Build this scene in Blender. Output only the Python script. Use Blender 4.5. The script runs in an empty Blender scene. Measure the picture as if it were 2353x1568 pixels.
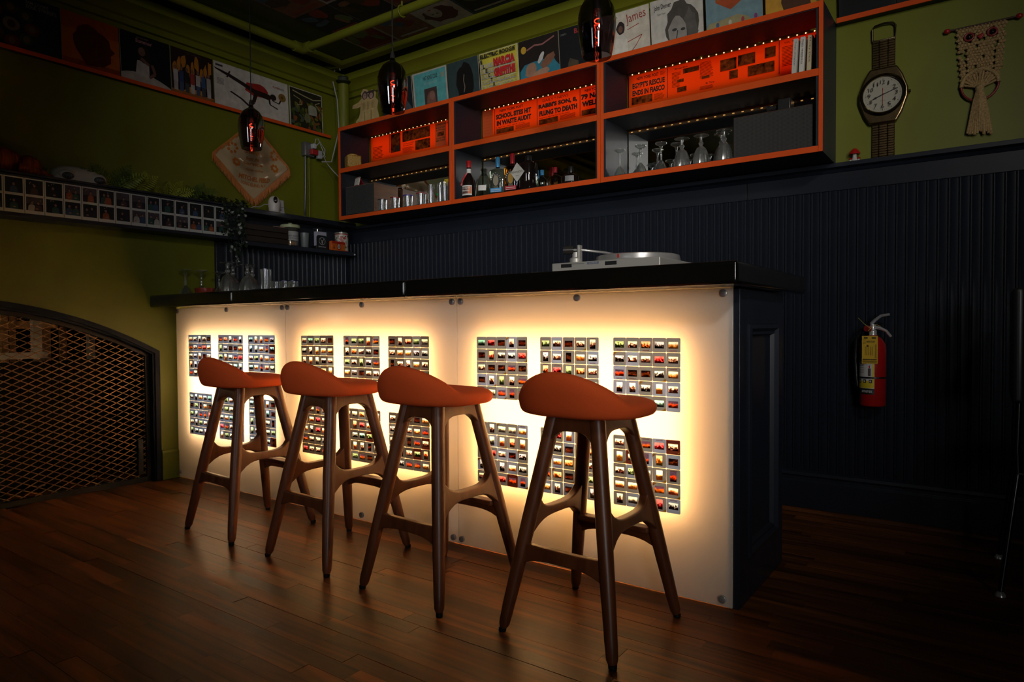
import bpy, bmesh, math, random
from mathutils import Vector, Matrix
random.seed(7)
R=math.radians; PI=math.pi
S=bpy.context.scene
COL=S.collection
# ------------------------------------------------------------------ camera
CAM=Vector((0.6806,-2.1857,0.9391)); FPX=1541.6; IW,IH=2353.0,1568.0
YAW,PITCH,ROLL=0.6200,-0.0243,-0.0062
FWD=Vector((-math.sin(YAW)*math.cos(PITCH),math.cos(YAW)*math.cos(PITCH),math.sin(PITCH)))
_r=Vector((math.cos(YAW),math.sin(YAW),0)); _u=_r.cross(FWD)
RGT=_r*math.cos(ROLL)+_u*math.sin(ROLL); UPV=-_r*math.sin(ROLL)+_u*math.cos(ROLL)
cd=bpy.data.cameras.new('camera'); cam=bpy.data.objects.new('camera',cd); COL.objects.link(cam)
cd.sensor_width=36; cd.lens=FPX*36/IW; cd.clip_start=0.05; cd.clip_end=60
M=Matrix((RGT,UPV,-FWD)).transposed().to_4x4(); M.translation=CAM
cam.matrix_world=M; S.camera=cam
def px(u,v,ax,val):
    """photo pixel -> point on the plane (axis ax = val) that the thing touches"""
    d=FWD+RGT*((u-IW/2)/FPX)-UPV*((v-IH/2)/FPX)
    return CAM+d*((val-CAM[ax])/d[ax])
def seen(p):
    d=Vector(p)-CAM; f=d.dot(FWD)
    if f<0.05: return None
    return (IW/2+FPX*d.dot(RGT)/f, IH/2-FPX*d.dot(UPV)/f, f)
# ------------------------------------------------------------------ world, light, exposure
w=bpy.data.worlds.new('world'); S.world=w; w.use_nodes=True
w.node_tree.nodes['Background'].inputs[0].default_value=(0.55,0.62,0.75,1)
w.node_tree.nodes['Background'].inputs[1].default_value=0.004
S.view_settings.view_transform='Standard'; S.view_settings.look='None'
S.view_settings.exposure=0.0; S.view_settings.gamma=1.0; S.view_settings.use_curve_mapping=False
def area(name,loc,aim,sx,sy,power,col,spread=180):
    l=bpy.data.lights.new(name,'AREA'); l.shape='RECTANGLE'; l.size=sx; l.size_y=sy; l.energy=power; l.color=col; l.spread=R(spread)
    o=bpy.data.objects.new(name,l); COL.objects.link(o); o.location=loc
    o.rotation_euler=(Vector(aim)-Vector(loc)).to_track_quat('-Z','Y').to_euler(); return o
# daylight through the two tall windows in the rear wall, behind the camera
WIN1=Vector((3.1,-4.45,2.0)); WIN2=Vector((-0.9,-4.45,2.0))
area('window_daylight',WIN1,(-1.15,1.0,2.0),0.62,1.9,8,(1.0,0.97,0.93),44)
area('window_daylight',WIN2,(-2.0,0.8,1.9),0.7,1.9,3.2,(0.93,0.96,1.0),40)
# ceiling flood lamp behind the camera
LAMP=Vector((1.65,-2.25,2.80)); area('ceiling_lamp',LAMP,(-1.1,0.75,1.55),0.30,0.30,9.5,(1.0,0.94,0.86),62)
# LED boards inside the bar, one behind each group of slide blocks
WARM=(1.0,0.53,0.19)
for cx,wd,pw,colr in ((-0.615,0.88,76,WARM),(-1.768,0.88,76,WARM),(-2.868,0.86,62,(1.0,0.62,0.31))):
    area('led_board',(cx,0.066,0.588),(cx,-1,0.588),wd,0.60,pw,colr)
# ------------------------------------------------------------------ constants of the room (metres)
XL=-3.45; YB=1.378; CZ=2.90
ZB,ZC=1.056,1.129
SY=1.065; SX=(-3.176,-2.101,-1.047,0.065); SZ0,SZ1=1.704,2.370; SM0,SM1=2.042,2.074; TH=0.03
# ------------------------------------------------------------------ materials
def lin(h):
    if not isinstance(h,str): return tuple(h[:3])
    h=h.lstrip('#'); o=[]
    for i in (0,2,4):
        c=int(h[i:i+2],16)/255; o.append(c/12.92 if c<=0.04045 else ((c+0.055)/1.055)**2.4)
    return tuple(o)
_mats={}
def mat(h,rough=0.6,metal=0.0,name=None,emit=0,coat=0,spec=0.5,bump=None,vary=0,vscale=8,stretch=(1,1,1),trans=0,ior=1.45,alpha=1):
    key=(h,rough,metal,name,emit,coat,spec,bump,vary,vscale,stretch,trans,ior,alpha)
    if key in _mats: return _mats[key]
    m=bpy.data.materials.new(name or 'mat'); m.use_nodes=True; nt=m.node_tree; b=nt.nodes['Principled BSDF']
    c=lin(h); b.inputs['Base Color'].default_value=(*c,1); b.inputs['Roughness'].default_value=rough; b.inputs['Metallic'].default_value=metal
    b.inputs['Specular IOR Level'].default_value=spec; b.inputs['Coat Weight'].default_value=coat; b.inputs['IOR'].default_value=ior
    if coat: b.inputs['Coat Roughness'].default_value=0.08
    if trans: b.inputs['Transmission Weight'].default_value=trans
    if emit: b.inputs['Emission Color'].default_value=(*c,1); b.inputs['Emission Strength'].default_value=emit
    if vary or bump:
        tc=nt.nodes.new('ShaderNodeTexCoord'); mp=nt.nodes.new('ShaderNodeMapping'); mp.inputs['Scale'].default_value=stretch
        nt.links.new(tc.outputs['Object'],mp.inputs[0]); nz=nt.nodes.new('ShaderNodeTexNoise'); nz.inputs['Scale'].default_value=vscale; nz.inputs['Detail'].default_value=5
        nt.links.new(mp.outputs[0],nz.inputs['Vector'])
        if vary:
            rp=nt.nodes.new('ShaderNodeValToRGB'); e=rp.color_ramp.elements
            e[0].position=0.3; e[1].position=0.72
            e[0].color=(*[x*(1-vary) for x in c],1); e[1].color=(*[min(1,x*(1+vary)) for x in c],1)
            nt.links.new(nz.outputs[0],rp.inputs[0]); nt.links.new(rp.outputs[0],b.inputs['Base Color'])
        if bump:
            bp=nt.nodes.new('ShaderNodeBump'); bp.inputs['Strength'].default_value=bump; bp.inputs['Distance'].default_value=0.004
            nt.links.new(nz.outputs[0],bp.inputs['Height']); nt.links.new(bp.outputs[0],b.inputs['Normal'])
    _mats[key]=m; return m
def nodemat(name):
    m=bpy.data.materials.new(name); m.use_nodes=True; nt=m.node_tree; nt.nodes.clear()
    out=nt.nodes.new('ShaderNodeOutputMaterial'); return m,nt,out
GREEN=mat((0.140,0.150,0.008),0.45,name='green_paint',vary=0.10,vscale=3,bump=0.12)
NAVY=mat((0.011,0.014,0.022),0.32,name='navy_paint',vary=0.12,vscale=6,bump=0.06)
NAVYM=mat((0.013,0.016,0.024),0.5,name='navy_shelf_paint',vary=0.15,vscale=5)
ORANGE=mat((0.60,0.075,0.010),0.5,name='orange_edge_paint',vary=0.08,spec=0.2)
BLACK=mat((0.006,0.006,0.006),0.4,name='black')
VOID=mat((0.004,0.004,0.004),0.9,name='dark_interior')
WHITE=mat((0.75,0.74,0.70),0.5,name='white')
CHROME=mat((0.60,0.60,0.61),0.25,0.6,name='chrome')
STEEL=mat((0.42,0.41,0.40),0.32,0.6,name='brushed_steel')
INK=mat((0.015,0.013,0.012),0.6,name='black_ink')
def wood(name,c1,c2,rough,axis=0,scale=6,coat=0,spec=0.5,rnd=0.35):
    m,nt,out=nodemat(name); b=nt.nodes.new('ShaderNodeBsdfPrincipled'); nt.links.new(b.outputs[0],out.inputs[0])
    tc=nt.nodes.new('ShaderNodeTexCoord'); mp=nt.nodes.new('ShaderNodeMapping'); s=[scale*6]*3; s[axis]=scale*0.35; mp.inputs['Scale'].default_value=s
    oi=nt.nodes.new('ShaderNodeObjectInfo'); ad=nt.nodes.new('ShaderNodeVectorMath'); ad.operation='ADD'
    mu=nt.nodes.new('ShaderNodeMath'); mu.operation='MULTIPLY'; mu.inputs[1].default_value=57.0
    nt.links.new(oi.outputs['Random'],mu.inputs[0]); nt.links.new(tc.outputs['Object'],ad.inputs[0]); nt.links.new(mu.outputs[0],ad.inputs[1])
    nt.links.new(ad.outputs[0],mp.inputs[0])
    nz=nt.nodes.new('ShaderNodeTexNoise'); nz.inputs['Scale'].default_value=1.0; nz.inputs['Detail'].default_value=6; nz.inputs['Distortion'].default_value=1.2
    nt.links.new(mp.outputs[0],nz.inputs['Vector'])
    rp=nt.nodes.new('ShaderNodeValToRGB'); rp.color_ramp.elements[0].color=(*c1,1); rp.color_ramp.elements[1].color=(*c2,1)
    rp.color_ramp.elements[0].position=0.30; rp.color_ramp.elements[1].position=0.70; nt.links.new(nz.outputs[0],rp.inputs[0])
    hs=nt.nodes.new('ShaderNodeHueSaturation'); vr=nt.nodes.new('ShaderNodeMapRange'); vr.inputs['To Min'].default_value=1-rnd; vr.inputs['To Max'].default_value=1+rnd*0.7
    nt.links.new(oi.outputs['Random'],vr.inputs[0]); nt.links.new(vr.outputs[0],hs.inputs['Value']); nt.links.new(rp.outputs[0],hs.inputs['Color'])
    nt.links.new(hs.outputs[0],b.inputs['Base Color'])
    rr=nt.nodes.new('ShaderNodeMapRange'); rr.inputs['To Min'].default_value=rough*0.75; rr.inputs['To Max'].default_value=min(1,rough*1.35)
    nt.links.new(nz.outputs[0],rr.inputs[0]); nt.links.new(rr.outputs[0],b.inputs['Roughness'])
    bp=nt.nodes.new('ShaderNodeBump'); bp.inputs['Strength'].default_value=0.15; bp.inputs['Distance'].default_value=0.002
    nt.links.new(nz.outputs[0],bp.inputs['Height']); nt.links.new(bp.outputs[0],b.inputs['Normal'])
    b.inputs['Coat Weight'].default_value=coat; b.inputs['Specular IOR Level'].default_value=spec
    return m
FLOORW=wood('oak_floor',(0.036,0.010,0.002),(0.205,0.064,0.011),0.38,0,3.6,rnd=0.42,spec=0.32)
STOOLW=wood('walnut_stool',(0.075,0.021,0.007),(0.150,0.044,0.013),0.36,2,3.0,rnd=0.12)
WALNUT=wood('walnut',(0.10,0.045,0.022),(0.20,0.095,0.05),0.5,1,4,rnd=0.1)
DARKW=wood('dark_wood',(0.012,0.008,0.006),(0.03,0.02,0.013),0.55,1,4,rnd=0.1)
PINE=wood('pine',(0.25,0.13,0.05),(0.42,0.24,0.10),0.6,2,3,rnd=0.3)
FABRIC=mat((0.62,0.086,0.018),0.85,name='orange_fabric',vary=0.12,vscale=900,bump=0.25,spec=0.15)
LACQ=mat((0.0035,0.0035,0.003),0.12,name='black_lacquer',coat=0.5)
GLASS=None
def glass(name,col=(1,1,1),rough=0.0,ior=1.45):
    m,nt,out=nodemat(name); g=nt.nodes.new('ShaderNodeBsdfGlass'); g.inputs[0].default_value=(*col,1); g.inputs['Roughness'].default_value=rough; g.inputs['IOR'].default_value=ior
    nt.links.new(g.outputs[0],out.inputs[0]); return m
def thin_glass(name,col,refl=0.12,rough=0.02,haze=0):
    """thin-walled tinted glass: straight tinted transmission with a mirror-like skin"""
    m,nt,out=nodemat(name); t=nt.nodes.new('ShaderNodeBsdfTransparent'); t.inputs[0].default_value=(*col,1)
    g=nt.nodes.new('ShaderNodeBsdfGlossy'); g.inputs['Roughness'].default_value=rough; g.inputs[0].default_value=(1,1,1,1)
    lw=nt.nodes.new('ShaderNodeLayerWeight'); lw.inputs[0].default_value=0.35
    mr=nt.nodes.new('ShaderNodeMapRange'); mr.inputs['To Min'].default_value=refl*0.35; mr.inputs['To Max'].default_value=min(1,refl*5)
    nt.links.new(lw.outputs['Facing'],mr.inputs[0]); mx=nt.nodes.new('ShaderNodeMixShader'); nt.links.new(mr.outputs[0],mx.inputs[0])
    src=t
    if haze:
        df=nt.nodes.new('ShaderNodeBsdfDiffuse'); df.inputs[0].default_value=(0.8,0.8,0.78,1); hz=nt.nodes.new('ShaderNodeMixShader'); hz.inputs[0].default_value=haze
        nt.links.new(t.outputs[0],hz.inputs[1]); nt.links.new(df.outputs[0],hz.inputs[2]); src=hz
    nt.links.new(src.outputs[0],mx.inputs[1]); nt.links.new(g.outputs[0],mx.inputs[2]); nt.links.new(mx.outputs[0],out.inputs[0]); return m
CLEAR=thin_glass('clear_glass',(0.88,0.90,0.89),0.17,0.04,0.03)
CUTGLASS=thin_glass('cut_glass',(0.80,0.81,0.79),0.24,0.16,0.06)
SMOKE=thin_glass('smoked_glass',(0.13,0.11,0.115),0.09)
GREENGL=thin_glass('tinted_glass',(0.62,0.66,0.56),0.12)
# ------------------------------------------------------------------ mesh helpers
class MB:
    def __init__(s): s.v=[]; s.f=[]; s.m=[]
    def add(s,vs,fs,mi=0):
        o=len(s.v); s.v+= [tuple(v) for v in vs]; s.f+=[tuple(i+o for i in f) for f in fs]; s.m+=[mi]*len(fs); return s
    def box(s,x0,y0,z0,x1,y1,z1,mi=0):
        if x0>x1: x0,x1=x1,x0
        if y0>y1: y0,y1=y1,y0
        if z0>z1: z0,z1=z1,z0
        v=[(x0,y0,z0),(x1,y0,z0),(x1,y1,z0),(x0,y1,z0),(x0,y0,z1),(x1,y0,z1),(x1,y1,z1),(x0,y1,z1)]
        return s.add(v,[(3,2,1,0),(4,5,6,7),(0,1,5,4),(1,2,6,5),(2,3,7,6),(3,0,4,7)],mi)
    def prism(s,poly,ax,a,b,mi=0):
        """poly: 2D points (ccw) in the two other axes, extruded along ax from a to b"""
        def p(q,t):
            r=[0,0,0]; k=[i for i in range(3) if i!=ax]; r[k[0]]=q[0]; r[k[1]]=q[1]; r[ax]=t; return tuple(r)
        n=len(poly); v=[p(q,a) for q in poly]+[p(q,b) for q in poly]
        f=[tuple(range(n))[::-1],tuple(range(n,2*n))]+[(i,(i+1)%n,n+(i+1)%n,n+i) for i in range(n)]
        return s.add(v,f,mi)
    def lathe(s,prof,n=24,c=(0,0,0),mi=0,cap=True):
        v=[];f=[];k=len(prof)
        for i in range(n):
            a=2*PI*i/n
            for r,z in prof: v.append((c[0]+r*math.cos(a),c[1]+r*math.sin(a),c[2]+z))
        for i in range(n):
            j=(i+1)%n
            for q in range(k-1): f.append((i*k+q,j*k+q,j*k+q+1,i*k+q+1))
        if cap:
            if prof[0][0]>1e-5: f.append(tuple(i*k for i in range(n))[::-1])
            if prof[-1][0]>1e-5: f.append(tuple(i*k+k-1 for i in range(n)))
        return s.add(v,f,mi)
    def tube(s,path,r,n=8,mi=0,cap=True,flat=None,up=None):
        path=[Vector(p) for p in path]; k=len(path); rr=r if isinstance(r,(list,tuple)) else [r]*k
        t0=(path[1]-path[0]).normalized(); u=Vector(up) if up else (Vector((0,0,1)) if abs(t0.z)<0.9 else Vector((1,0,0)))
        v=[];f=[]
        nrm=(u-t0*u.dot(t0)).normalized()
        for i,p in enumerate(path):
            t=(path[min(i+1,k-1)]-path[max(i-1,0)]).normalized()
            nrm=(nrm-t*nrm.dot(t)).normalized(); b=t.cross(nrm); fl=flat if flat else 1.0
            for j in range(n):
                a=2*PI*j/n; v.append(p+nrm*(math.cos(a)*rr[i])+b*(math.sin(a)*rr[i]*fl))
        for i in range(k-1):
            for j in range(n):
                j2=(j+1)%n; f.append((i*n+j,i*n+j2,(i+1)*n+j2,(i+1)*n+j))
        if cap: f.append(tuple(range(n))[::-1]); f.append(tuple((k-1)*n+j for j in range(n)))
        return s.add(v,f,mi)
    def ball(s,c,r,n=12,sc=(1,1,1),mi=0):
        m=max(4,n//2); prof=[(max(1e-6,math.sin(PI*i/m)),-math.cos(PI*i/m)) for i in range(m+1)]
        v=[];f=[];k=m+1
        for i in range(n):
            a=2*PI*i/n
            for q,z in prof: v.append((c[0]+r*sc[0]*q*math.cos(a),c[1]+r*sc[1]*q*math.sin(a),c[2]+r*sc[2]*z))
        for i in range(n):
            j=(i+1)%n
            for q in range(m): f.append((i*k+q,j*k+q,j*k+q+1,i*k+q+1))
        return s.add(v,f,mi)
    def poly(s,pts,mi=0): return s.add(pts,[tuple(range(len(pts)))],mi)
    def mesh(s,name,mats,smooth=None,bevel=0,seg=2):
        me=bpy.data.meshes.new(name); me.from_pydata(s.v,[],s.f)
        for m in (mats if isinstance(mats,(list,tuple)) else [mats]): me.materials.append(m)
        me.polygons.foreach_set('material_index',s.m)
        bm=bmesh.new(); bm.from_mesh(me)
        bmesh.ops.remove_doubles(bm,verts=bm.verts,dist=1e-6)
        if s.fixn: bmesh.ops.recalc_face_normals(bm,faces=bm.faces)
        if bevel: 
            ed=[e for e in bm.edges if len(e.link_faces)==2 and e.calc_face_angle(0)>R(35)]
            rs_=bmesh.ops.bevel(bm,geom=ed,offset=bevel,segments=seg,affect='EDGES',profile=0.6,clamp_overlap=True)
            if smooth is None:
                for f in rs_['faces']: f.smooth=True
        bm.to_mesh(me); bm.free()
        if smooth is not None:
            me.polygons.foreach_set('use_smooth',[True]*len(me.polygons)); me.set_sharp_from_angle(angle=R(smooth or 40))
        me.update(); return me
    fixn=True
def link(name,me,parent=None,loc=(0,0,0),rot=None):
    o=bpy.data.objects.new(name,me); COL.objects.link(o); o.location=loc
    if rot: o.rotation_euler=rot
    if parent: o.parent=parent
    return o
def part(name,mb,mats,parent=None,loc=(0,0,0),rot=None,smooth=None,bevel=0,seg=2):
    return link(name,mb.mesh(name,mats,smooth,bevel,seg),parent,loc,rot)
def tag(o,label,cat,group=None):
    o['label']=label; o['category']=cat
    if group: o['group']=group
    return o
def thing(name,label,cat,loc=(0,0,0),rotz=0,group=None):
    o=bpy.data.objects.new(name,None); COL.objects.link(o); o.location=loc; o.rotation_euler=(0,0,rotz); o.empty_display_size=0.05
    return tag(o,label,cat,group)
def struct(o,label=None):
    o['kind']='structure'
    if label: o['label']=label
    return o
def copy_tree(o,parent=None):
    c=o.copy(); COL.objects.link(c); c.parent=parent
    for ch in o.children: copy_tree(ch,c)
    return c
def rbox(mb,*a): return mb.box(*a)
# lettering: text curve turned to a flat mesh, fitted into a w x h box
_tx={}
def letters(s,bold=0.0):
    if (s,bold) in _tx: return _tx[(s,bold)]
    cu=bpy.data.curves.new('lettering','FONT'); cu.body=s; cu.offset=bold; cu.resolution_u=2
    ob=bpy.data.objects.new('lettering',cu); COL.objects.link(ob)
    dg=bpy.context.evaluated_depsgraph_get(); me=bpy.data.meshes.new_from_object(ob.evaluated_get(dg))
    COL.objects.unlink(ob); bpy.data.objects.remove(ob); bpy.data.curves.remove(cu)
    xs=[v.co.x for v in me.vertices]; ys=[v.co.y for v in me.vertices]
    r=([(v.co.x-min(xs),v.co.y-min(ys)) for v in me.vertices],[tuple(p.vertices) for p in me.polygons],max(xs)-min(xs),max(ys)-min(ys))
    bpy.data.meshes.remove(me); _tx[(s,bold)]=r; return r
def text(mb,s,x,y,w,h,mi=0,bold=0.0,depth=0.0,rot=0,frame=None,mir=False):
    """adds lettering to mb: lower-left corner (x,y) in the frame's plane, fitted to w x h"""
    vs,fs,W,H=letters(s,bold); o,rx,uy,nn=frame if frame else (Vector((0,0,0)),Vector((1,0,0)),Vector((0,0,1)),Vector((0,-1,0)))
    ca,sa=math.cos(rot),math.sin(rot); out=[]
    for a,b in vs:
        a=a/W*w; b=b/H*h; X=x+a*ca-b*sa; Y=y+a*sa+b*ca
        out.append(o+rx*X+uy*Y+nn*depth)
    mb.add(out,fs,mi)
FBACK=(Vector((0,0,0)),Vector((1,0,0)),Vector((0,0,1)),Vector((0,-1,0)))   # print facing the room on a back-wall thing
FLEFT=(Vector((0,0,0)),Vector((0,1,0)),Vector((0,0,1)),Vector((1,0,0)))    # print facing the room on a left-wall thing
class Art:
    """flat print made of coloured shapes, in unit square coordinates scaled to w x h"""
    def __init__(s,w,h,frame,base=0.0012): s.w,s.h,s.fr,s.d=w,h,frame,base; s.mb=MB(); s.mb.fixn=False; s.mats=[]
    def mi(s,c):
        m=c if not isinstance(c,(str,tuple)) else mat(c,0.55,name='print_ink',spec=0.3,vary=0.16,vscale=26)
        if m not in s.mats: s.mats.append(m)
        return s.mats.index(m)
    def P(s,x,y): o,r,u,n=s.fr; return o+r*(x*s.w)+u*(y*s.h)+n*s.d
    def clip(s,pts):
        for ax,lim,sg in ((0,0.0,1),(0,1.0,-1),(1,0.0,1),(1,1.0,-1)):
            out=[]
            for p,q in zip(pts,pts[1:]+pts[:1]):
                a,b=(p[ax]-lim)*sg,(q[ax]-lim)*sg
                if a>=0: out.append(p)
                if a*b<0: k=a/(a-b); out.append((p[0]+(q[0]-p[0])*k,p[1]+(q[1]-p[1])*k))
            pts=out
            if len(pts)<3: return []
        return pts
    def poly(s,pts,c):
        pts=s.clip(list(pts))
        if pts: s.mb.poly([s.P(*p) for p in pts],s.mi(c)); s.d+=0.00012
        return s
    def rect(s,x0,y0,x1,y1,c): return s.poly([(x0,y0),(x1,y0),(x1,y1),(x0,y1)],c)
    def ell(s,cx,cy,rx,ry,c,n=18,rot=0,rough=0,seed=0):
        rn=random.Random(seed); pts=[]
        for i in range(n):
            a=2*PI*i/n; k=1+rough*(rn.random()-0.5)*2; x=rx*k*math.cos(a); y=ry*k*math.sin(a)
            pts.append((cx+x*math.cos(rot)-y*math.sin(rot),cy+x*math.sin(rot)+y*math.cos(rot)))
        return s.poly(pts,c)
    def line(s,pts,wd,c):
        for (a,b),(e,f) in zip(pts,pts[1:]):
            L=math.hypot(e-a,f-b) or 1; nx,ny=-(f-b)/L*wd/2,(e-a)/L*wd/2
            s.mb.poly([s.P(a+nx,b+ny),s.P(a-nx,b-ny),s.P(e-nx,f-ny),s.P(e+nx,f+ny)],s.mi(c))
        s.d+=0.00012; return s
    def text(s,t,x,y,w,h,c,bold=0.0,rot=0):
        o,r,u,n=s.fr; text(s.mb,t,x*s.w,y*s.h,w*s.w,h*s.h,s.mi(c),bold,s.d,rot,s.fr); s.d+=0.00012; return s
    def build(s,name,parent): return part(name,s.mb,s.mats,parent)
# =================================================================== SETTING
# ---- floor: strips of oak laid along the bar
fl=part('floor',MB().box(-4.6,-5.0,-0.06,3.9,1.5,-0.021),VOID); struct(fl,'dark worn oak strip floor')
PW=0.0585; planks=[]
y=-1.72; row=0
while y<1.36:
    x=-4.0-random.random()*0.6
    while x<2.2:
        L=random.choice((0.36,0.48,0.60,0.72,0.84,1.0))
        a=(x,y,x+L,y+PW)
        if a[2]>XL and not (y>0.02 and y+PW<0.5 and a[2]<-0.05): planks.append(a)
        x+=L
    y+=PW; row+=1
def vis(a):
    best=0; pts=[]
    for i in range(7):
        for j in (0,1):
            xx=a[0]+(a[2]-a[0])*i/6; s=seen((xx,a[1]+j*PW,0))
            if s and -30<s[0]<2380 and s[1]<1600: pts.append(s)
    if len(pts)<3: return 0
    return (max(p[0] for p in pts)-min(p[0] for p in pts))*(max(p[1] for p in pts)-min(p[1] for p in pts)+1)
planks.sort(key=lambda a:-vis(a))
meshes={}
for a in planks[:300]:
    L=round(a[2]-a[0],3)
    if L not in meshes: meshes[L]=MB().box(0.0003,0.0003,-0.02,L-0.0004,PW-0.0003,0.0).mesh('plank',FLOORW)
    link('plank',meshes[L],fl,(a[0],a[1],random.choice((-0.0011,-0.0006,-0.0003,-0.0002,0,0,0))))
mb=MB()
for a in planks[300:]: mb.box(a[0]+0.0006,a[1]+0.0006,-0.02,a[2]-0.0008,a[3]-0.0007,-0.0003)
o=part('plank_field',mb,FLOORW,fl); o['kind']='stuff'
# ---- left wall with the arched opening
AY0,AY1=-2.18,-0.12
def arch(y): return 1.082-0.277*(y+1.15)**2
ys=[-4.6,AY0]+[AY0+(AY1-AY0)*i/40 for i in range(1,40)]+[AY1,YB+0.1]
mb=MB()
for a,b in zip(ys,ys[1:]):
    m=(a+b)/2; inn=AY0<m<AY1
    za,zb=(arch(a),arch(b)) if inn else (-0.02,-0.02)
    v=[(XL,a,za),(XL,b,zb),(XL,b,CZ),(XL,a,CZ),(XL-0.12,a,za),(XL-0.12,b,zb),(XL-0.12,b,CZ),(XL-0.12,a,CZ)]
    mb.add(v,[(0,1,2,3),(7,6,5,4),(0,4,5,1)])
for yy,z in ((AY0,arch(AY0)),(AY1,arch(AY1))): mb.add([(XL,yy,-0.02),(XL-0.12,yy,-0.02),(XL-0.12,yy,z),(XL,yy,z)],[(0,1,2,3)])
struct(part('wall_left',mb,GREEN),'olive green painted wall with an arched grille opening')
# ---- back wall
wb=struct(part('wall_back',MB().box(XL-0.12,YB,-0.02,3.9,YB+0.12,CZ),GREEN),'olive green wall above navy beadboard panelling')
BP=0.0405
def board_mesh(z0,z1):
    sec=[(0,0),(0,0.006),(0.004,0.0085),(BP-0.013,0.0085),(BP-0.0115,0.005),(BP-0.010,0.0075),(BP-0.007,0.0115),(BP-0.004,0.0115),(BP-0.0015,0.0075),(BP-0.0002,0.005),(BP-0.0002,0)]
    return MB().prism([(x,-y) for x,y in sec],2,z0,z1).mesh('bead_board',NAVY,smooth=50)
bm_=board_mesh(0.16,1.575)
x=XL+0.012
while x<1.25:
    link('bead_board',bm_,wb,(x,YB,0)); x+=BP
mb=MB(); 
while x<3.8: mb.box(x,YB-0.008,0.16,x+BP-0.004,YB,1.575); x+=BP
o=part('bead_board_field',mb,NAVY,wb); o['kind']='stuff'
mb=MB().box(XL,YB-0.014,1.575,-0.356,YB,1.668); mb.box(-0.350,YB-0.014,1.575,3.8,YB,1.668)
struct(part('trim_1',mb,NAVY,bevel=0.002),'navy flat rail above the beadboard')
mb=MB().prism([(YB,1.660),(YB-0.018,1.660),(YB-0.030,1.674),(YB-0.052,1.680),(YB-0.052,1.700),(YB,1.700)],0,XL,3.8)
struct(part('trim_2',mb,NAVY,bevel=0.0015),'navy cap rail on the back wall')
mb=MB().prism([(YB,0),(YB-0.022,0),(YB-0.022,0.150),(YB-0.016,0.158),(YB-0.016,0.172),(YB-0.026,0.182),(YB-0.022,0.196),(YB-0.010,0.205),(YB,0.205)],0,XL,3.8)
struct(part('baseboard_back',mb,NAVY,bevel=0.001),'tall navy baseboard')
struct(part('trim_3',MB().prism([(YB-0.022,0),(YB-0.038,0),(YB-0.036,0.010),(YB-0.030,0.016),(YB-0.022,0.018)],0,XL,3.8),FLOORW),'stained shoe moulding at the floor')
# ---- navy wainscot on the left wall near the corner
lw_=struct(part('wall_left_panelling',MB().box(XL,0.262,0,XL+0.006,YB,1.5),NAVY),'navy beadboard panelling in the corner behind the bar')
bl=board_mesh(0.02,1.49); yy=0.298
while yy+BP<YB-0.01:
    link('bead_board',bl,lw_,(XL+0.005,yy,0),(0,0,R(90))); yy+=BP
part('batten',MB().box(XL,0.262,0,XL+0.022,0.296,1.49),NAVY,lw_,bevel=0.003)
# ---- grey-green skirting block beside the arch
struct(part('baseboard_left',MB().prism([(XL,0),(XL+0.016,0),(XL+0.016,0.165),(XL+0.010,0.18),(XL,0.182)],1,-0.105,-0.002),GREEN,bevel=0.002),'green skirting block between arch and bar')
# ---- crown mouldings and beams
pb=[(YB,2.70),(YB-0.028,2.70),(YB-0.028,2.735),(YB-0.045,2.742),(YB-0.060,2.765),(YB-0.095,2.785),(YB-0.118,2.792),(YB-0.118,2.842),(YB,2.842)]
struct(part('trim_4',MB().prism(pb,0,XL,3.8),GREEN,smooth=30),'green crown moulding on the back wall')
pl_=[(XL+(YB-a)*1.0,b) for a,b in pb]
struct(part('trim_5',MB().prism(pl_,1,-4.6,YB),GREEN,smooth=30),'green crown moulding on the left wall')
struct(part('trim_6',MB().box(XL,YB-0.215,2.862,3.8,YB-0.16,CZ),GREEN,bevel=0.006),'green ceiling edge board along the back wall')
struct(part('trim_7',MB().box(XL+0.16,-4.6,2.862,XL+0.215,YB-0.215,CZ),GREEN,bevel=0.006),'green ceiling edge board along the left wall')
ce=struct(part('ceiling',MB().box(XL-0.1,-5.0,CZ,3.9,YB+0.1,CZ+0.08),mat((0.05,0.06,0.006),0.6,name='dark_green_ceiling')),'dark ceiling papered with record sleeves')
# ---- right and rear walls, window openings behind the camera
struct(part('wall_right',MB().box(3.8,-5.0,-0.02,3.9,YB+0.1,CZ),GREEN),'green wall at the far right')
mb=MB()
for x0,x1,z0,z1 in ((XL-0.1,WIN2.x-0.4,-0.02,CZ),(WIN2.x+0.4,WIN1.x-0.37,-0.02,CZ),(WIN1.x+0.37,3.9,-0.02,CZ),(WIN2.x-0.4,WIN2.x+0.4,-0.02,1.0),(WIN2.x-0.4,WIN2.x+0.4,2.98,3.0),(WIN1.x-0.37,WIN1.x+0.37,-0.02,1.0)):
    if z1>CZ: continue
    mb.box(x0,-4.72,z0,x1,-4.6,z1)
struct(part('wall_rear',mb,GREEN),'green wall with two tall windows')
for i,(W,hw) in enumerate(((WIN1,0.37),(WIN2,0.40))):
    mb=MB()
    for x in (W.x-hw,W.x+hw-0.05): mb.box(x,-4.70,1.0,x+0.05,-4.58,CZ)
    mb.box(W.x-hw,-4.70,1.0,W.x+hw,-4.56,1.05)
    struct(part('window_%d'%(i+1),mb,NAVY),'tall window with a navy frame')
t=thing('ceiling_flood_lamp','black square flood lamp fixed to the ceiling behind the camera','lamp',LAMP)
part('housing',MB().box(-0.18,-0.18,0.03,0.18,0.18,0.10),BLACK,t,bevel=0.006)
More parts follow.
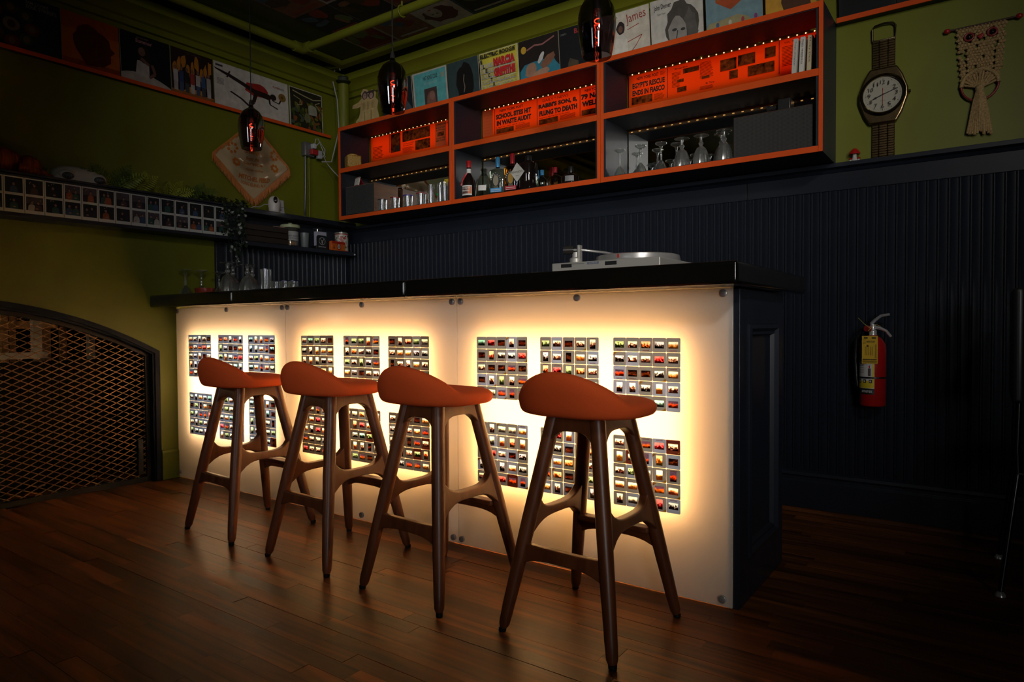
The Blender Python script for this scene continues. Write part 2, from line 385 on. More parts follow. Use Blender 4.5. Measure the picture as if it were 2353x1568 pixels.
# =================================================================== ARCHED GRILLE
GX=XL-0.055
g=thing('arched_grille','black steel framed arched grille of rusty diamond mesh in the green wall','grille',(XL,-1.15,0))
def archpath(off,n=44):
    pts=[(AY1-off,-0.01)]
    y0,y1=AY1-off,AY0+off
    for i in range(n+1):
        y=y0+(y1-y0)*i/n; pts.append((y,arch(y)-off*1.05))
    pts.append((y1,-0.01)); return pts
def band(o0,o1,x0,x1,mt,name,par):
    A,B=archpath(o0),archpath(o1); mb=MB()
    for (a,b,c,d) in zip(A,A[1:],B,B[1:]):
        v=[(x0,*a),(x0,*b),(x0,*d),(x0,*c),(x1,*a),(x1,*b),(x1,*d),(x1,*c)]
        v=[(p[0]-XL,p[1]+1.15,p[2]) for p in v]
        mb.add(v,[(4,5,6,7),(0,3,2,1),(0,1,5,4),(3,7,6,2)])
    return part(name,mb,mt,par,smooth=35)
TRM=mat((0.008,0.010,0.017),0.55,name='matt_navy',spec=0.2)
band(-0.010,0.018,XL-0.02,XL+0.014,TRM,'outer_trim',g)
band(0.016,0.030,XL-0.09,XL+0.004,TRM,'inner_trim',g)
band(0.029,0.052,GX-0.02,GX+0.016,mat((0.022,0.014,0.011),0.6,0.2,name='rusty_steel',vary=0.4,vscale=20),'steel_frame',g)
part('bottom_rail',MB().box(GX-XL-0.02,AY0+1.2,0.0,GX-XL+0.02,AY1+1.1,0.030),mat((0.02,0.018,0.017),0.5,name='bottom_rail_steel'),g)
part('latch_plate',MB().box(GX-XL-0.005,AY1+1.15-0.105,0.05,GX-XL+0.022,AY1+1.15-0.075,0.26),mat((0.02,0.018,0.017),0.5,name='bottom_rail_steel'),g,bevel=0.002)
mb=MB(); LW,SW=0.0735,0.0365; r=0.0021
def strand(a,b):
    d=(b[0]-a[0],b[1]-a[1]); L=math.hypot(*d); n=(-d[1]/L*r,d[0]/L*r)
    v=[(GX-XL+s*0.002,p[0]+1.15+k*n[0],p[1]+k*n[1]) for p in (a,b) for (k,s) in ((-1,1),(1,1),(1,-1),(-1,-1))]
    mb.add(v,[(0,1,5,4),(1,2,6,5),(2,3,7,6),(3,0,4,7)])
ny=int((AY1-AY0)/LW)+2; nz=int(1.1/SW)+2
for i in range(ny):
    for j in range(nz):
        y0=AY1-0.03-i*LW; z0=j*SW
        for (sy,sz) in ((0.5,0.5),(0.5,-0.5),(-0.5,0.5),(-0.5,-0.5)):
            b=(y0+sy*LW,z0+sz*SW); m=(y0+sy*LW/2,z0+sz*SW/2)
            if AY0+0.045<m[0]<AY1-0.042 and 0.02<m[1]<arch(m[0])-0.045: strand((y0,z0),b)
o=part('diamond_mesh',mb,mat((0.30,0.165,0.085),0.5,0.35,name='rusty_mesh',vary=0.35,vscale=30),g); o['kind']='stuff'
# dark store room behind the grille with a timber rack
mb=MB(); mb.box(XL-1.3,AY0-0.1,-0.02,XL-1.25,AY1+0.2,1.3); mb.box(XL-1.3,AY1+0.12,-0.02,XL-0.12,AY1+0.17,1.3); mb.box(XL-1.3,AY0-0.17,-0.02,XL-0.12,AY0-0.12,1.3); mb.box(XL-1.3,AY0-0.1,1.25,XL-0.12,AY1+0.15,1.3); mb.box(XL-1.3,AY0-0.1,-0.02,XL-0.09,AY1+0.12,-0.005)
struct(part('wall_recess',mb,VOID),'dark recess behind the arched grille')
rk=thing('timber_rack','pale timber rack with grey posts standing in the dark behind the arched grille','rack',(XL-0.62,-0.85,0))
for u,wd,mt,xx in ((8,0.035,PINE,-0.62),(26,0.032,PINE,-0.62),(83,0.045,mat((0.36,0.34,0.31),0.6,name='grey_paint'),-0.45),(106,0.035,PINE,-0.62),(142,0.04,PINE,-0.62),(208,0.035,mat((0.36,0.34,0.31),0.6,name='grey_paint'),-0.45)):
    p=px(u,770,0,XL+xx); part('post',MB().box(xx+0.62-0.02,p.y+0.85-wd/2,0.0,xx+0.62+0.02,p.y+0.85+wd/2,1.16),mt,rk)
p=px(60,815,0,XL-0.45)
part('rail',MB().box(0.14,-0.75,p.z-0.025,0.20,0.30,p.z+0.012),mat((0.36,0.34,0.31),0.6,name='grey_paint'),rk)
p=px(60,752,0,XL-0.62)
part('rail',MB().box(-0.03,-0.75,p.z-0.01,0.03,0.42,p.z+0.035),PINE,rk)
part('lower_board',MB().box(0.21,-0.9,0.02,0.23,0.6,p.z-0.20),VOID,rk)
l=bpy.data.lights.new('rack_fill','POINT'); l.energy=2.6; l.color=(1,0.72,0.42); l.shadow_soft_size=0.05  # added fill without a fixture, brightens the rack posts
o=bpy.data.objects.new('rack_fill',l); COL.objects.link(o); o.location=(XL-0.28,-1.5,1.02)
# =================================================================== BAR
PAN,nt,out=nodemat('opal_acrylic')
t=nt.nodes.new('ShaderNodeBsdfTranslucent'); t.inputs[0].default_value=(0.80,0.78,0.74,1); d=nt.nodes.new('ShaderNodeBsdfDiffuse'); d.inputs[0].default_value=(0.80,0.78,0.75,1)
m1=nt.nodes.new('ShaderNodeMixShader'); m1.inputs[0].default_value=0.45; nt.links.new(t.outputs[0],m1.inputs[1]); nt.links.new(d.outputs[0],m1.inputs[2])
gl=nt.nodes.new('ShaderNodeBsdfGlossy'); gl.inputs['Roughness'].default_value=0.12; fr=nt.nodes.new('ShaderNodeFresnel'); fr.inputs[0].default_value=1.35
m2=nt.nodes.new('ShaderNodeMixShader'); nt.links.new(fr.outputs[0],m2.inputs[0]); nt.links.new(m1.outputs[0],m2.inputs[1]); nt.links.new(gl.outputs[0],m2.inputs[2]); nt.links.new(m2.outputs[0],out.inputs[0])
bar=thing('bar','long bar with three backlit white acrylic front panels and a navy panelled end','bar',(0,0,0))
part('carcass',MB().box(XL+0.005,0.14,0.0,-0.02,0.56,ZB-0.003),NAVY,bar)
mb=MB().box(XL+0.005,0.10,0.002,-0.03,0.135,ZB-0.004)
part('light_box_lining',mb,mat((0.30,0.27,0.24),0.8,name='lining_white'),bar)
# panelled end: stiles, rails, raised moulding
X0,X1=-0.02,0.02
for y0,y1 in ((0.0095,0.10),(0.475,0.56)): part('end_stile',MB().box(X0,y0,0,X1,y1,ZB-0.003),NAVY,bar,bevel=0.002)
for z0,z1 in ((0,0.145),(0.935,ZB-0.003)): part('end_rail',MB().box(X0,0.10,z0,X1,0.475,z1),NAVY,bar,bevel=0.002)
part('end_panel',MB().box(X0,0.10,0.145,0.004,0.475,0.935),NAVY,bar)
mb=MB()
for (a,b) in (((0.10,0.145),(0.475,0.145)),((0.475,0.145),(0.475,0.935)),((0.475,0.935),(0.10,0.935)),((0.10,0.935),(0.10,0.145))):
    c=(0.2875,0.54); q=[]
    for (yy,zz) in (a,b):
        sy=1 if c[0]>yy else -1; sz=1 if c[1]>zz else -1
        q+= [(0.026,yy,zz),(0.030,yy+sy*0.014,zz+sz*0.014),(0.016,yy+sy*0.024,zz+sz*0.024),(0.018,yy+sy*0.034,zz+sz*0.034),(0.004,yy+sy*0.042,zz+sz*0.042)]
    mb.add(q,[(i,i+1,i+6,i+5) for i in range(4)])
    mb.add([q[0],q[5],(0.02,*b),(0.02,*a)],[(0,1,2,3)])
part('panel_moulding',mb,NAVY,bar)
S1,S2=-2.346,-1.167
pr=[(XL+0.004,S1-0.0015),(S1+0.0015,S2-0.0012),(S2+0.0012,-0.0005)]
for a,b in pr: part('lit_panel',MB().box(a,0.0,0.004,b,0.008,ZB-0.002),PAN,bar,bevel=0.0008,seg=1)
so=MB().lathe([(0.0,-0.010),(0.0105,-0.010),(0.0130,-0.0085),(0.0130,0.0),(0.006,0.0),(0.006,0.006)],20)
so.v=[(x,z,y) for x,y,z in so.v]; som=so.mesh('standoff_screw',STEEL,smooth=40)
for x,z in ((-3.425,1.035),(-2.886,1.035),(-2.368,1.037),(-2.322,1.037),(-1.752,1.038),(-1.190,1.038),(-1.143,1.038),(-0.578,1.038),(-0.030,1.038),(-0.032,0.030),(-0.59,0.027),(-1.192,0.027),(-1.145,0.027),(-1.77,0.030),(-2.368,0.030),(-2.322,0.030),(-2.886,0.03),(-3.428,0.035)):
    link('standoff_screw',som,bar,(x,-0.0005,z))
top=thing('countertop','glossy black lacquered bar top with a rounded front edge','bar top',(0,0,ZB))
for a,b in ((XL+0.002,-2.585),(-2.583,-1.318),(-1.316,0.063)):
    part('top_section',MB().box(a,-0.161,0,b,0.744,ZC-ZB),LACQ,top,bevel=0.014,seg=4)
# =================================================================== SLIDES
def filmmat(name,sky,mid,ground,mode):
    sky,mid,ground=[(min(1,c[0]*1.15),min(1,c[1]*1.30),min(1,c[2]*1.5)) for c in (sky,mid,ground)]
    m,nt,out=nodemat(name); tr=nt.nodes.new('ShaderNodeBsdfTransparent'); nt.links.new(tr.outputs[0],out.inputs[0])
    tc=nt.nodes.new('ShaderNodeTexCoord'); oi=nt.nodes.new('ShaderNodeObjectInfo')
    mu=nt.nodes.new('ShaderNodeMath'); mu.operation='MULTIPLY'; mu.inputs[1].default_value=91.0; nt.links.new(oi.outputs['Random'],mu.inputs[0])
    ad=nt.nodes.new('ShaderNodeVectorMath'); ad.operation='ADD'; nt.links.new(tc.outputs['Object'],ad.inputs[0]); nt.links.new(mu.outputs[0],ad.inputs[1])
    nz=nt.nodes.new('ShaderNodeTexNoise'); nz.inputs['Scale'].default_value=150 if mode else 95; nz.inputs['Detail'].default_value=4; nt.links.new(ad.outputs[0],nz.inputs['Vector'])
    sp=nt.nodes.new('ShaderNodeSeparateXYZ'); nt.links.new(tc.outputs['Object'],sp.inputs[0])
    # height in the frame plus noise -> sky / middle / ground
    h=nt.nodes.new('ShaderNodeMapRange'); h.inputs['From Min'].default_value=-0.013; h.inputs['From Max'].default_value=0.013; nt.links.new(sp.outputs['Z'],h.inputs[0])
    n2=nt.nodes.new('ShaderNodeMath'); n2.operation='MULTIPLY_ADD'; n2.inputs[1].default_value=1.6 if mode else 0.9; n2.inputs[2].default_value=-0.8 if mode else -0.45; nt.links.new(nz.outputs[0],n2.inputs[0])
    sm=nt.nodes.new('ShaderNodeMath'); sm.operation='ADD'; nt.links.new(h.outputs[0],sm.inputs[0]); nt.links.new(n2.outputs[0],sm.inputs[1])
    rp=nt.nodes.new('ShaderNodeValToRGB'); e=rp.color_ramp.elements; e[0].position=0.05; e[0].color=(*ground,1); e[1].position=0.72; e[1].color=(*sky,1)
    k=rp.color_ramp.elements.new(0.30); k.color=(*[g*0.4 for g in mid],1); k=rp.color_ramp.elements.new(0.44); k.color=(*mid,1)
    nt.links.new(sm.outputs[0],rp.inputs[0])
    hs=nt.nodes.new('ShaderNodeHueSaturation'); mr=nt.nodes.new('ShaderNodeMapRange'); mr.inputs['To Min'].default_value=0.475; mr.inputs['To Max'].default_value=0.525
    hs.inputs['Saturation'].default_value=1.05; nt.links.new(oi.outputs['Random'],mr.inputs[0]); nt.links.new(mr.outputs[0],hs.inputs['Hue']); nt.links.new(rp.outputs[0],hs.inputs['Color']); nt.links.new(hs.outputs[0],tr.inputs[0])
    return m
FILM=[filmmat('film_sky',(0.42,0.62,0.95),(0.10,0.13,0.14),(0.02,0.03,0.03),0),filmmat('film_sunset',(0.16,0.12,0.20),(0.55,0.20,0.07),(0.015,0.008,0.008),0),
 filmmat('film_garden',(0.45,0.55,0.45),(0.14,0.16,0.09),(0.03,0.04,0.02),1),filmmat('film_crowd',(0.60,0.68,0.85),(0.26,0.14,0.13),(0.02,0.015,0.02),1),
 filmmat('film_night',(0.03,0.02,0.03),(0.22,0.09,0.05),(0.008,0.005,0.006),1),filmmat('film_building',(0.60,0.76,1.0),(0.28,0.25,0.26),(0.04,0.035,0.04),0),
 filmmat('film_red',(0.50,0.28,0.32),(0.36,0.06,0.07),(0.03,0.006,0.008),1),filmmat('film_desert',(0.60,0.66,0.75),(0.46,0.27,0.14),(0.14,0.06,0.02),0),
 filmmat('film_street',(0.50,0.56,0.72),(0.12,0.08,0.07),(0.012,0.010,0.010),1),filmmat('film_flower',(0.65,0.50,0.45),(0.40,0.16,0.05),(0.05,0.05,0.015),1)]
def mountmat(name,c,tr):
    m,nt,out=nodemat(name); d=nt.nodes.new('ShaderNodeBsdfDiffuse'); d.inputs[0].default_value=(*c,1)
    t=nt.nodes.new('ShaderNodeBsdfTransparent'); t.inputs[0].default_value=(*tr,1); a=nt.nodes.new('ShaderNodeAddShader')
    nt.links.new(d.outputs[0],a.inputs[0]); nt.links.new(t.outputs[0],a.inputs[1]); nt.links.new(a.outputs[0],out.inputs[0]); return m
MOUNT=[mountmat('tan_card_mount',(0.36,0.32,0.27),(0.018,0.030,0.060)),mountmat('white_plastic_mount',(0.56,0.58,0.62),(0.018,0.036,0.110)),
       mountmat('brown_card_mount',(0.20,0.15,0.115),(0.012,0.016,0.024)),mountmat('red_edged_mount',(0.16,0.03,0.02),(0.012,0.004,0.003))]
YEL=mat((0.55,0.26,0.02),0.6,name='yellow_corner_print'); REDP=mat((0.35,0.03,0.02),0.6,name='red_print')
PS=0.0508
def mount_mesh(mi,port,deco):
    hw,hh=(0.0115,0.0172) if port else (0.0172,0.0115); e=PS/2-0.0005; c=0.0028; mb=MB()
    out=[(-e+c,-e),(e-c,-e),(e,-e+c),(e,e-c),(e-c,e),(-e+c,e),(-e,e-c),(-e,-e+c)]; inn=[(-hw,-hh),(hw,-hh),(hw,-hh),(hw,hh),(hw,hh),(-hw,hh),(-hw,hh),(-hw,-hh)]
    y0,y1=0.0,-0.0016
    for i in range(8):
        j=(i+1)%8
        mb.add([(out[i][0],y1,out[i][1]),(out[j][0],y1,out[j][1]),(inn[j][0],y1,inn[j][1]),(inn[i][0],y1,inn[i][1])],[(0,1,2,3)])
        mb.add([(out[i][0],y0,out[i][1]),(out[j][0],y0,out[j][1]),(out[j][0],y1,out[j][1]),(out[i][0],y1,out[i][1])],[(0,1,2,3)])
    mb.fixn=False
    mats=[MOUNT[mi],YEL,REDP]
    yy=y1-0.0002
    if deco==1: mb.add([(-e,yy,e-0.002),(-e,yy,e-0.014),(-e+0.016,yy,e-0.002)],[(0,1,2)],1); mb.add([(-e,yy-1e-4,e-0.009),(-e,yy-1e-4,e-0.014),(-e+0.006,yy-1e-4,e-0.009)],[(0,1,2)],2)
    if deco==2: mb.add([(e,yy,-e),(e,yy,-e+0.012),(e-0.016,yy,-e)],[(0,1,2)],1)
    if deco in (3,4):
        z=-e+0.004 if deco==3 else e-0.007; x=-0.012
        while x<0.012:
            w=random.uniform(0.0012,0.003); mb.add([(x,yy,z),(x+w,yy,z),(x+w,yy,z+0.003),(x,yy,z+0.003)],[(0,1,2,3)],2); x+=w+0.0008
    if mi==3:
        for (a,b) in (((-e,-e),(e,-e+0.003)),((-e,e-0.003),(e,e)),((-e,-e),(-e+0.003,e)),((e-0.003,-e),(e,e))): mb.add([(a[0],yy,a[1]),(b[0],yy,a[1]),(b[0],yy,b[1]),(a[0],yy,b[1])],[(0,1,2,3)],2)
    return mb.mesh('slide_mount',mats)
MM={(mi,p,d):mount_mesh(mi,p,d) for mi in range(4) for p in (0,1) for d in range(5)}
def film_mesh(port):
    hw,hh=(0.0119,0.0176) if port else (0.0176,0.0119); return MB().box(-hw,-0.0011,-hh,hw,-0.0007,hh)
FM=[[film_mesh(p).mesh('film',f) for f in FILM] for p in (0,1)]
shx=[(-3.299,-3.054),(-2.977,-2.732),(-2.679,-2.437),(-2.212,-1.961),(-1.886,-1.635),(-1.578,-1.325),(-1.057,-0.803),(-0.744,-0.487),(-0.429,-0.176)]
shz=[0.764,0.413]; rs=random.Random(3)
nm=['left','middle','right']; sd=['left end','centre','right end']
for si,(a,b) in enumerate(shx):
    for r_,zc in enumerate(shz):
        lab='film slide block on the %s lit panel, %s row, %s of three'%(('far left','middle','near right')[si//3],('upper','lower')[r_],('leftmost','middle one','rightmost')[si%3])
        t=thing('slide_block',lab,'film slides',((a+b)/2,-0.0022,zc),0,'slide blocks on the bar front'); t.rotation_euler=(0,R(rs.uniform(-0.5,0.5)),0)
        p=0.0508*((b-a)/0.254)
        base=[(1,1,1,0),(2,2,2,0),(0,0,1,0)][si//3]
        for i in range(5):
            for j in range(5):
                mi=rs.choice(base) if rs.random()<0.975 else 3
                if si//3==1 and rs.random()<0.12 and mi!=3: mi=0
                port=1 if rs.random()<0.28 else 0; de=rs.choice((0,0,0,1,2,3,4)) if si//3!=0 else rs.choice((0,0,0,0,3))
                s=link('slide',MM[(mi,port,de)],t,((i-2)*p,0,(j-2)*PS*1.0)); s.rotation_euler=(0,R(rs.uniform(-0.5,0.5)),0)
                link('film',FM[port][rs.choice((0,1,1,2,3,3,3,4,4,5,6,7,7,8,8,9))],s)
# =================================================================== STOOLS
def seat_mesh():
    N=56; NR=22; hx,hy=0.207,0.158; t0=0.052; HL=0.102; mb=MB(); vt=[]; vb=[]
    def ss(a,b,x):
        x=max(0,min(1,(x-a)/(b-a))); return x*x*(3-2*x)
    rr=[1-(1-i/NR)**3.0 for i in range(1,NR+1)]
    for k,s in enumerate(rr):
        for i in range(N):
            th=2*PI*i/N                     # 0 = rear
            e=2.5 if math.cos(th)>0 else 3.3; ct,st=math.cos(th),math.sin(th); q=(abs(ct)**e+abs(st)**e)**(-1/e)
            x=hx*st*q*s; y=-hy*ct*q*s
            dev=abs(math.degrees(math.atan2(math.sin(th),math.cos(th))))
            lip=max(0.0,math.cos(R(dev*1.36)))**0.85 if dev<66 else 0.0
            H=t0+HL*lip*ss(0.42,0.93,s)
            half=H/2; pr=(1-s**8)**0.5 if s<1 else 0
            zb=0.012*(1-ss(0.2,0.9,s))*0; mid=half
            lean=-0.030*lip*ss(0.5,1,s); zt_=mid+half*pr
            vt.append((x,y+lean*(zt_/0.148)**1.3,zt_)); p2=(1-s**26)**0.5 if s<1 else 0; zb_=mid-half*p2; vb.append((x,y+lean*(zb_/0.148)**1.3,zb_))
    o=[(0,0,t0)]+vt; mb.v=o+[(0,0,0)]+vb
    nv=1+len(vt)
    def idx(k,i,b): return (nv if b else 0)+1+k*N+i%N
    for b in (0,1):
        for i in range(N):
            f=(nv if b else 0,idx(0,i,b),idx(0,i+1,b)); mb.f.append(f if not b else f[::-1])
            for k in range(NR-1):
                f=(idx(k,i,b),idx(k+1,i,b),idx(k+1,i+1,b),idx(k,i+1,b)); mb.f.append(f if not b else f[::-1])
    for i in range(N):
        f=(idx(NR-1,i,0),idx(NR-1,i,1),idx(NR-1,i+1,1),idx(NR-1,i+1,0)); mb.f.append(f)
    mb.m=[0]*len(mb.f); me=mb.mesh('seat',FABRIC,smooth=80); return me
SEAT=seat_mesh()
FT=(0.190,0.205); TP=(0.075,0.088); ZL,ZT=0.012,0.668
def legp(sx,sy,z):
    k=(z-ZL)/(ZT-ZL); return Vector((sx*(FT[0]+(TP[0]-FT[0])*k),sy*(FT[1]+(TP[1]-FT[1])*k),z))
def make_stool():
    r=thing('bar_stool','x','stool')
    link('seat',SEAT,r,(0,-0.035,ZT-0.002))
    for sx in (-1,1):
        for sy in (-1,1):
            zs=[ZL,ZL+0.012,0.06,0.20,0.34,0.46,0.58,ZT]; rr=[0.012,0.0168,0.0185,0.0215,0.0235,0.0235,0.0235,0.024]
            lg=part('leg',MB().tube([legp(sx,sy,z) for z in zs],rr,14,up=(1,0,0)),STOOLW,r,smooth=50)
            f=legp(sx,sy,0); part('foot_glide',MB().lathe([(0.0,0.0),(0.011,0.0),(0.012,0.004),(0.012,0.014)],14,(f.x,f.y,0)),BLACK,lg,smooth=40)
    # side frames: waisted brace and arched apron on each side, built in the sloping plane of the two legs
    def member(axis,s,zt0,zb0,w0,w1,th,name,arch_top=True,flare=0.05):
        """a rail between two legs; axis 0 = along x, 1 = along y; s = which side; top/bottom edges flare into the legs"""
        n=14; top=[];bot=[]
        for i in range(n+1):
            t=-1+2*i/n; k=abs(t)**3.8
            zt=zt0+(w0*k if arch_top else 0); zb=zb0-w1*k
            top.append((t,zt)); bot.append((t,zb))
        mb=MB(); vs=[]
        for (t,z) in top+bot:
            if axis==1: p=legp(s,1,z); c=Vector((p.x,p.y*t,z)); off=Vector((th/2,0,0))
            else: p=legp(1,s,z); c=Vector((p.x*t,p.y,z)); off=Vector((0,th/2,0))
            vs+= [c-off,c+off]
        m=n+1; A=lambda i,k:2*i+k; B=lambda i,k:2*(m+i)+k; f=[]
        for i in range(n):
            f+=[(A(i,0),A(i+1,0),A(i+1,1),A(i,1)),(B(i,0),B(i,1),B(i+1,1),B(i+1,0)),(A(i,0),B(i,0),B(i+1,0),A(i+1,0)),(A(i,1),A(i+1,1),B(i+1,1),B(i,1))]
        f+=[(A(0,0),A(0,1),B(0,1),B(0,0)),(A(n,0),B(n,0),B(n,1),A(n,1))]
        mb.add(vs,f); return part(name,mb,STOOLW,r,bevel=0.006,seg=3,smooth=42)
    for s in (-1,1):
        member(1,s,0.366,0.336,0.066,0.070,0.031,'side_brace')
        member(1,s,0.667,0.622,0.0,0.066,0.036,'apron',False)
        member(0,s,0.667,0.618,0.0,0.066,0.032,'apron',False)
    member(0,-1,0.270,0.232,0.004,0.030,0.024,'footrest')
    f=member(0,1,0.292,0.250,0.004,0.035,0.024,'footrest')
    mb=MB(); p=legp(1,1,0.288); mb.box(-p.x+0.012,p.y-0.030,0.274,p.x-0.012,p.y+0.012,0.293); part('footrest_tread',mb,STOOLW,r,bevel=0.007,seg=3)
    return r
st=make_stool(); 
for i,(x,y,a,lab) in enumerate(((-2.147,-0.348,-2.5,'orange seated walnut bar stool, leftmost of the four and nearest the arched grille'),(-1.516,-0.355,-2,'orange seated walnut bar stool, second from the arched grille'),
    (-0.937,-0.368,-3,'orange seated walnut bar stool, third from the arched grille'),(-0.330,-0.350,-2.5,'orange seated walnut bar stool, nearest the navy bar end'))):
    o=st if i==0 else copy_tree(st)
    o.location=(x,y,0); o.rotation_euler=(0,0,R(a)); o['label']=lab; o['group']='bar stools'
# =================================================================== ORANGE-EDGED WALL SHELVES
BK=1.335                                          # back of the shelf boards
ACR,nt,out=nodemat('orange_acrylic')
t=nt.nodes.new('ShaderNodeBsdfTranslucent'); t.inputs[0].default_value=(0.95,0.19,0.012,1); d=nt.nodes.new('ShaderNodeBsdfDiffuse'); d.inputs[0].default_value=(0.75,0.13,0.010,1)
m1=nt.nodes.new('ShaderNodeMixShader'); m1.inputs[0].default_value=0.35; nt.links.new(t.outputs[0],m1.inputs[1]); nt.links.new(d.outputs[0],m1.inputs[2]); nt.links.new(m1.outputs[0],out.inputs[0])
NINK=mat((0.030,0.010,0.004),0.8,name='newsprint_ink'); NGREY=mat((0.15,0.026,0.005),0.8,name='newsprint_halftone',vary=0.9,vscale=45,spec=0); NPALE=mat((0.55,0.07,0.008),0.8,name='newsprint_pale')
LEDM=mat((1.0,0.62,0.30),0.4,name='led_glow',emit=3.5); LEDD=mat((1.0,0.50,0.14),0.4,name='led_dim',emit=0.45)
MIRROR=mat((0.80,0.82,0.80),0.015,1.0,name='mirror_silver')
unit_lab=('left wall shelf with orange edges, holding glasses under lit newsprint','middle wall shelf with orange edges, holding the liquor bottles','right wall shelf with orange edges, holding stemware and the books')
INN=[]
for k in range(3):
    a,b=SX[k],SX[k+1]; a+=0.001; b-=0.001
    sh=thing('wall_shelf',unit_lab[k],'shelf',(a,SY,SZ0))
    W=b-a; H=SZ1-SZ0; D=BK-SY; e=0.006
    for x0 in (0,W-TH): part('side_panel',MB().box(x0+0.0004,e,0.0,x0+TH-0.0004,D if not (k==2 and x0>0) else YB-SY-0.002,H),NAVYM,sh)
    part('top_board',MB().box(TH,e,H-TH,W-TH,D-0.055,H),NAVYM,sh); part('bottom_board',MB().box(TH,e,0,W-TH,YB-SY-0.03,TH),NAVYM,sh)
    part('middle_board',MB().box(TH,e,SM0-SZ0,W-TH,D,SM1-SZ0),NAVYM,sh)
    for (x0,z0,x1,z1) in ((0,0,TH*0.62,H),(W-TH*0.62,0,W,H)): part('edge_strip',MB().box(x0,0,z0,x1,e,z1),ORANGE,sh,bevel=0.001,seg=1)
    for (x0,z0,x1,z1) in ((TH*0.62,H-TH*0.9,W-TH*0.62,H),(TH*0.62,SM0-SZ0,W-TH*0.62,SM1-SZ0),(TH*0.62,0,W-TH*0.62,TH*0.9)): part('edge_strip',MB().box(x0,0,z0,x1,e,z1),ORANGE,sh,bevel=0.001,seg=1)
    yp=0.283; z0,z1=SM1-SZ0-0.01,H-0.012
    pn=part('newsprint_panel',MB().box(TH+0.004,yp,z0,W-TH-0.004,yp+0.004,z1),ACR,sh)
    zv=2.182-SZ0; pw=W-2*TH; ph=z1-zv-0.012
    A=Art(pw,ph,(Vector((TH,yp,zv)),Vector((1,0,0)),Vector((0,0,1)),Vector((0,-1,0))),0.0006)
    rn=random.Random(11+k)
    def cols(x0,x1,y0,y1,n):
        for i in range(n):
            y=y0+(y1-y0)*i/n; A.rect(x0,y,x0+(x1-x0)*rn.uniform(0.75,1.0),y+(y1-y0)/n*0.4,NGREY)
    if k==0:
        A.rect(0.20,0.20,0.205,1,NGREY); cols(0.03,0.14,0.05,0.6,9)
        A.rect(0.215,0.16,0.315,0.98,NGREY); A.rect(0.26,0.2,0.315,0.42,NINK); A.rect(0.335,0.52,0.60,0.98,NGREY); A.rect(0.46,0.05,0.60,0.46,NGREY)
        A.text('How the city looked',0.34,0.40,0.11,0.05,NINK,0.02); A.text('the day after',0.34,0.32,0.10,0.05,NINK,0.02); cols(0.335,0.45,0.04,0.28,7)
        for i in range(3):
            x=0.65+i*0.115; A.rect(x,0.0,x+0.10,0.98,NPALE)
            for j,tt in enumerate((('BLACK DAY','IN CITY HALL'),('THE WAR','IS NEAR'),('NEW RULE','SET UP IT'))[i]): A.text(tt,x+0.008,0.74-j*0.10,0.08,0.075,NINK,0.03)
            A.rect(x+0.02,0.42,x+0.08,0.60,NGREY)
            for j,tt in enumerate((('CALLS FOR','MEN PLANS'),('PEACE NOW','IN DOUBT'),('ONLY ONE','IS LEFT'))[i]): A.text(tt,x+0.008,0.30-j*0.10,0.08,0.075,NINK,0.03)
        A.text('LONG ISLAND PRESS EXTRA',0.66,0.88,0.28,0.06,NGREY,0.02)
    if k==1:
        A.rect(0.0,0,0.085,1,NPALE)
        for i in range(7): A.rect(0.01,0.1+i*0.12,0.08,0.105+i*0.12,NGREY)
        for x,nm,l1,l2,l3 in ((0.10,'NEW YORK POST','SCHOOL SITES HIT','IN WASTE AUDIT','Lights on the bus'),(0.435,'DAILY * NEWS',"RABBI'S SON, 8,",'FLUNG TO DEATH','Suspend Hiring for Parks Jobs'),(0.745,'NEW YORK POST','79 NABBED','WELFARE C','')):
            x1=min(x+0.31,0.995); A.rect(x,0,x+0.004,1,NINK); w=x1-x
            A.text(nm,x+w*0.14,0.83,w*0.60,0.10,NINK,0.03 if 'POST' in nm else 0.0)
            A.text(l1,x+w*0.04,0.565,w*0.90,0.20,NINK,0.065); A.text(l2,x+w*0.06,0.31,w*0.88,0.20,NINK,0.065)
            if l3: A.text(l3,x+w*0.05,0.215,w*0.72,0.05,NINK,0.01)
            A.rect(x+w*0.05,0.0,x+w*0.5,0.19,NGREY)
            for i in range(5): A.rect(x+w*0.55,0.03+i*0.035,x+w*0.9,0.045+i*0.035,NGREY)
    if k==2:
        A.text('NEW YORK POST',0.05,0.82,0.125,0.11,NINK,0.03); A.text("EGYPT'S RESCUE",0.025,0.55,0.185,0.19,NINK,0.05); A.text('ENDS IN FIASCO',0.025,0.30,0.185,0.19,NINK,0.05)
        A.rect(0.02,0.0,0.14,0.26,NGREY); cols(0.15,0.21,0.03,0.24,6); A.rect(0.225,0,0.228,1,NINK); cols(0.185,0.215,0.82,0.95,4)
        A.text('Marriage Made',0.265,0.86,0.07,0.06,NINK,0.02); A.rect(0.31,0.68,0.395,0.84,NGREY); cols(0.25,0.30,0.3,0.8,12); cols(0.40,0.47,0.40,0.92,14)
        A.rect(0.28,0.42,0.315,0.52,NGREY); A.rect(0.28,0.10,0.33,0.26,NGREY); A.rect(0.41,0.36,0.45,0.45,NGREY); A.text('& Try',0.43,0.16,0.045,0.07,NINK,0.02); cols(0.40,0.47,0.02,0.14,4)
        A.rect(0.505,0.46,0.585,0.82,NGREY); A.rect(0.592,0.50,0.675,0.84,NGREY); A.rect(0.72,0.56,0.77,0.88,NGREY); A.rect(0.55,0.16,0.592,0.42,NGREY); A.rect(0.64,0.12,0.765,0.44,NGREY)
        A.rect(0.785,0,0.788,1,NINK); A.text('Oh, The Times',0.81,0.86,0.11,0.06,NINK,0.02); cols(0.80,0.86,0.2,0.8,14)
    A.build('newsprint',pn)
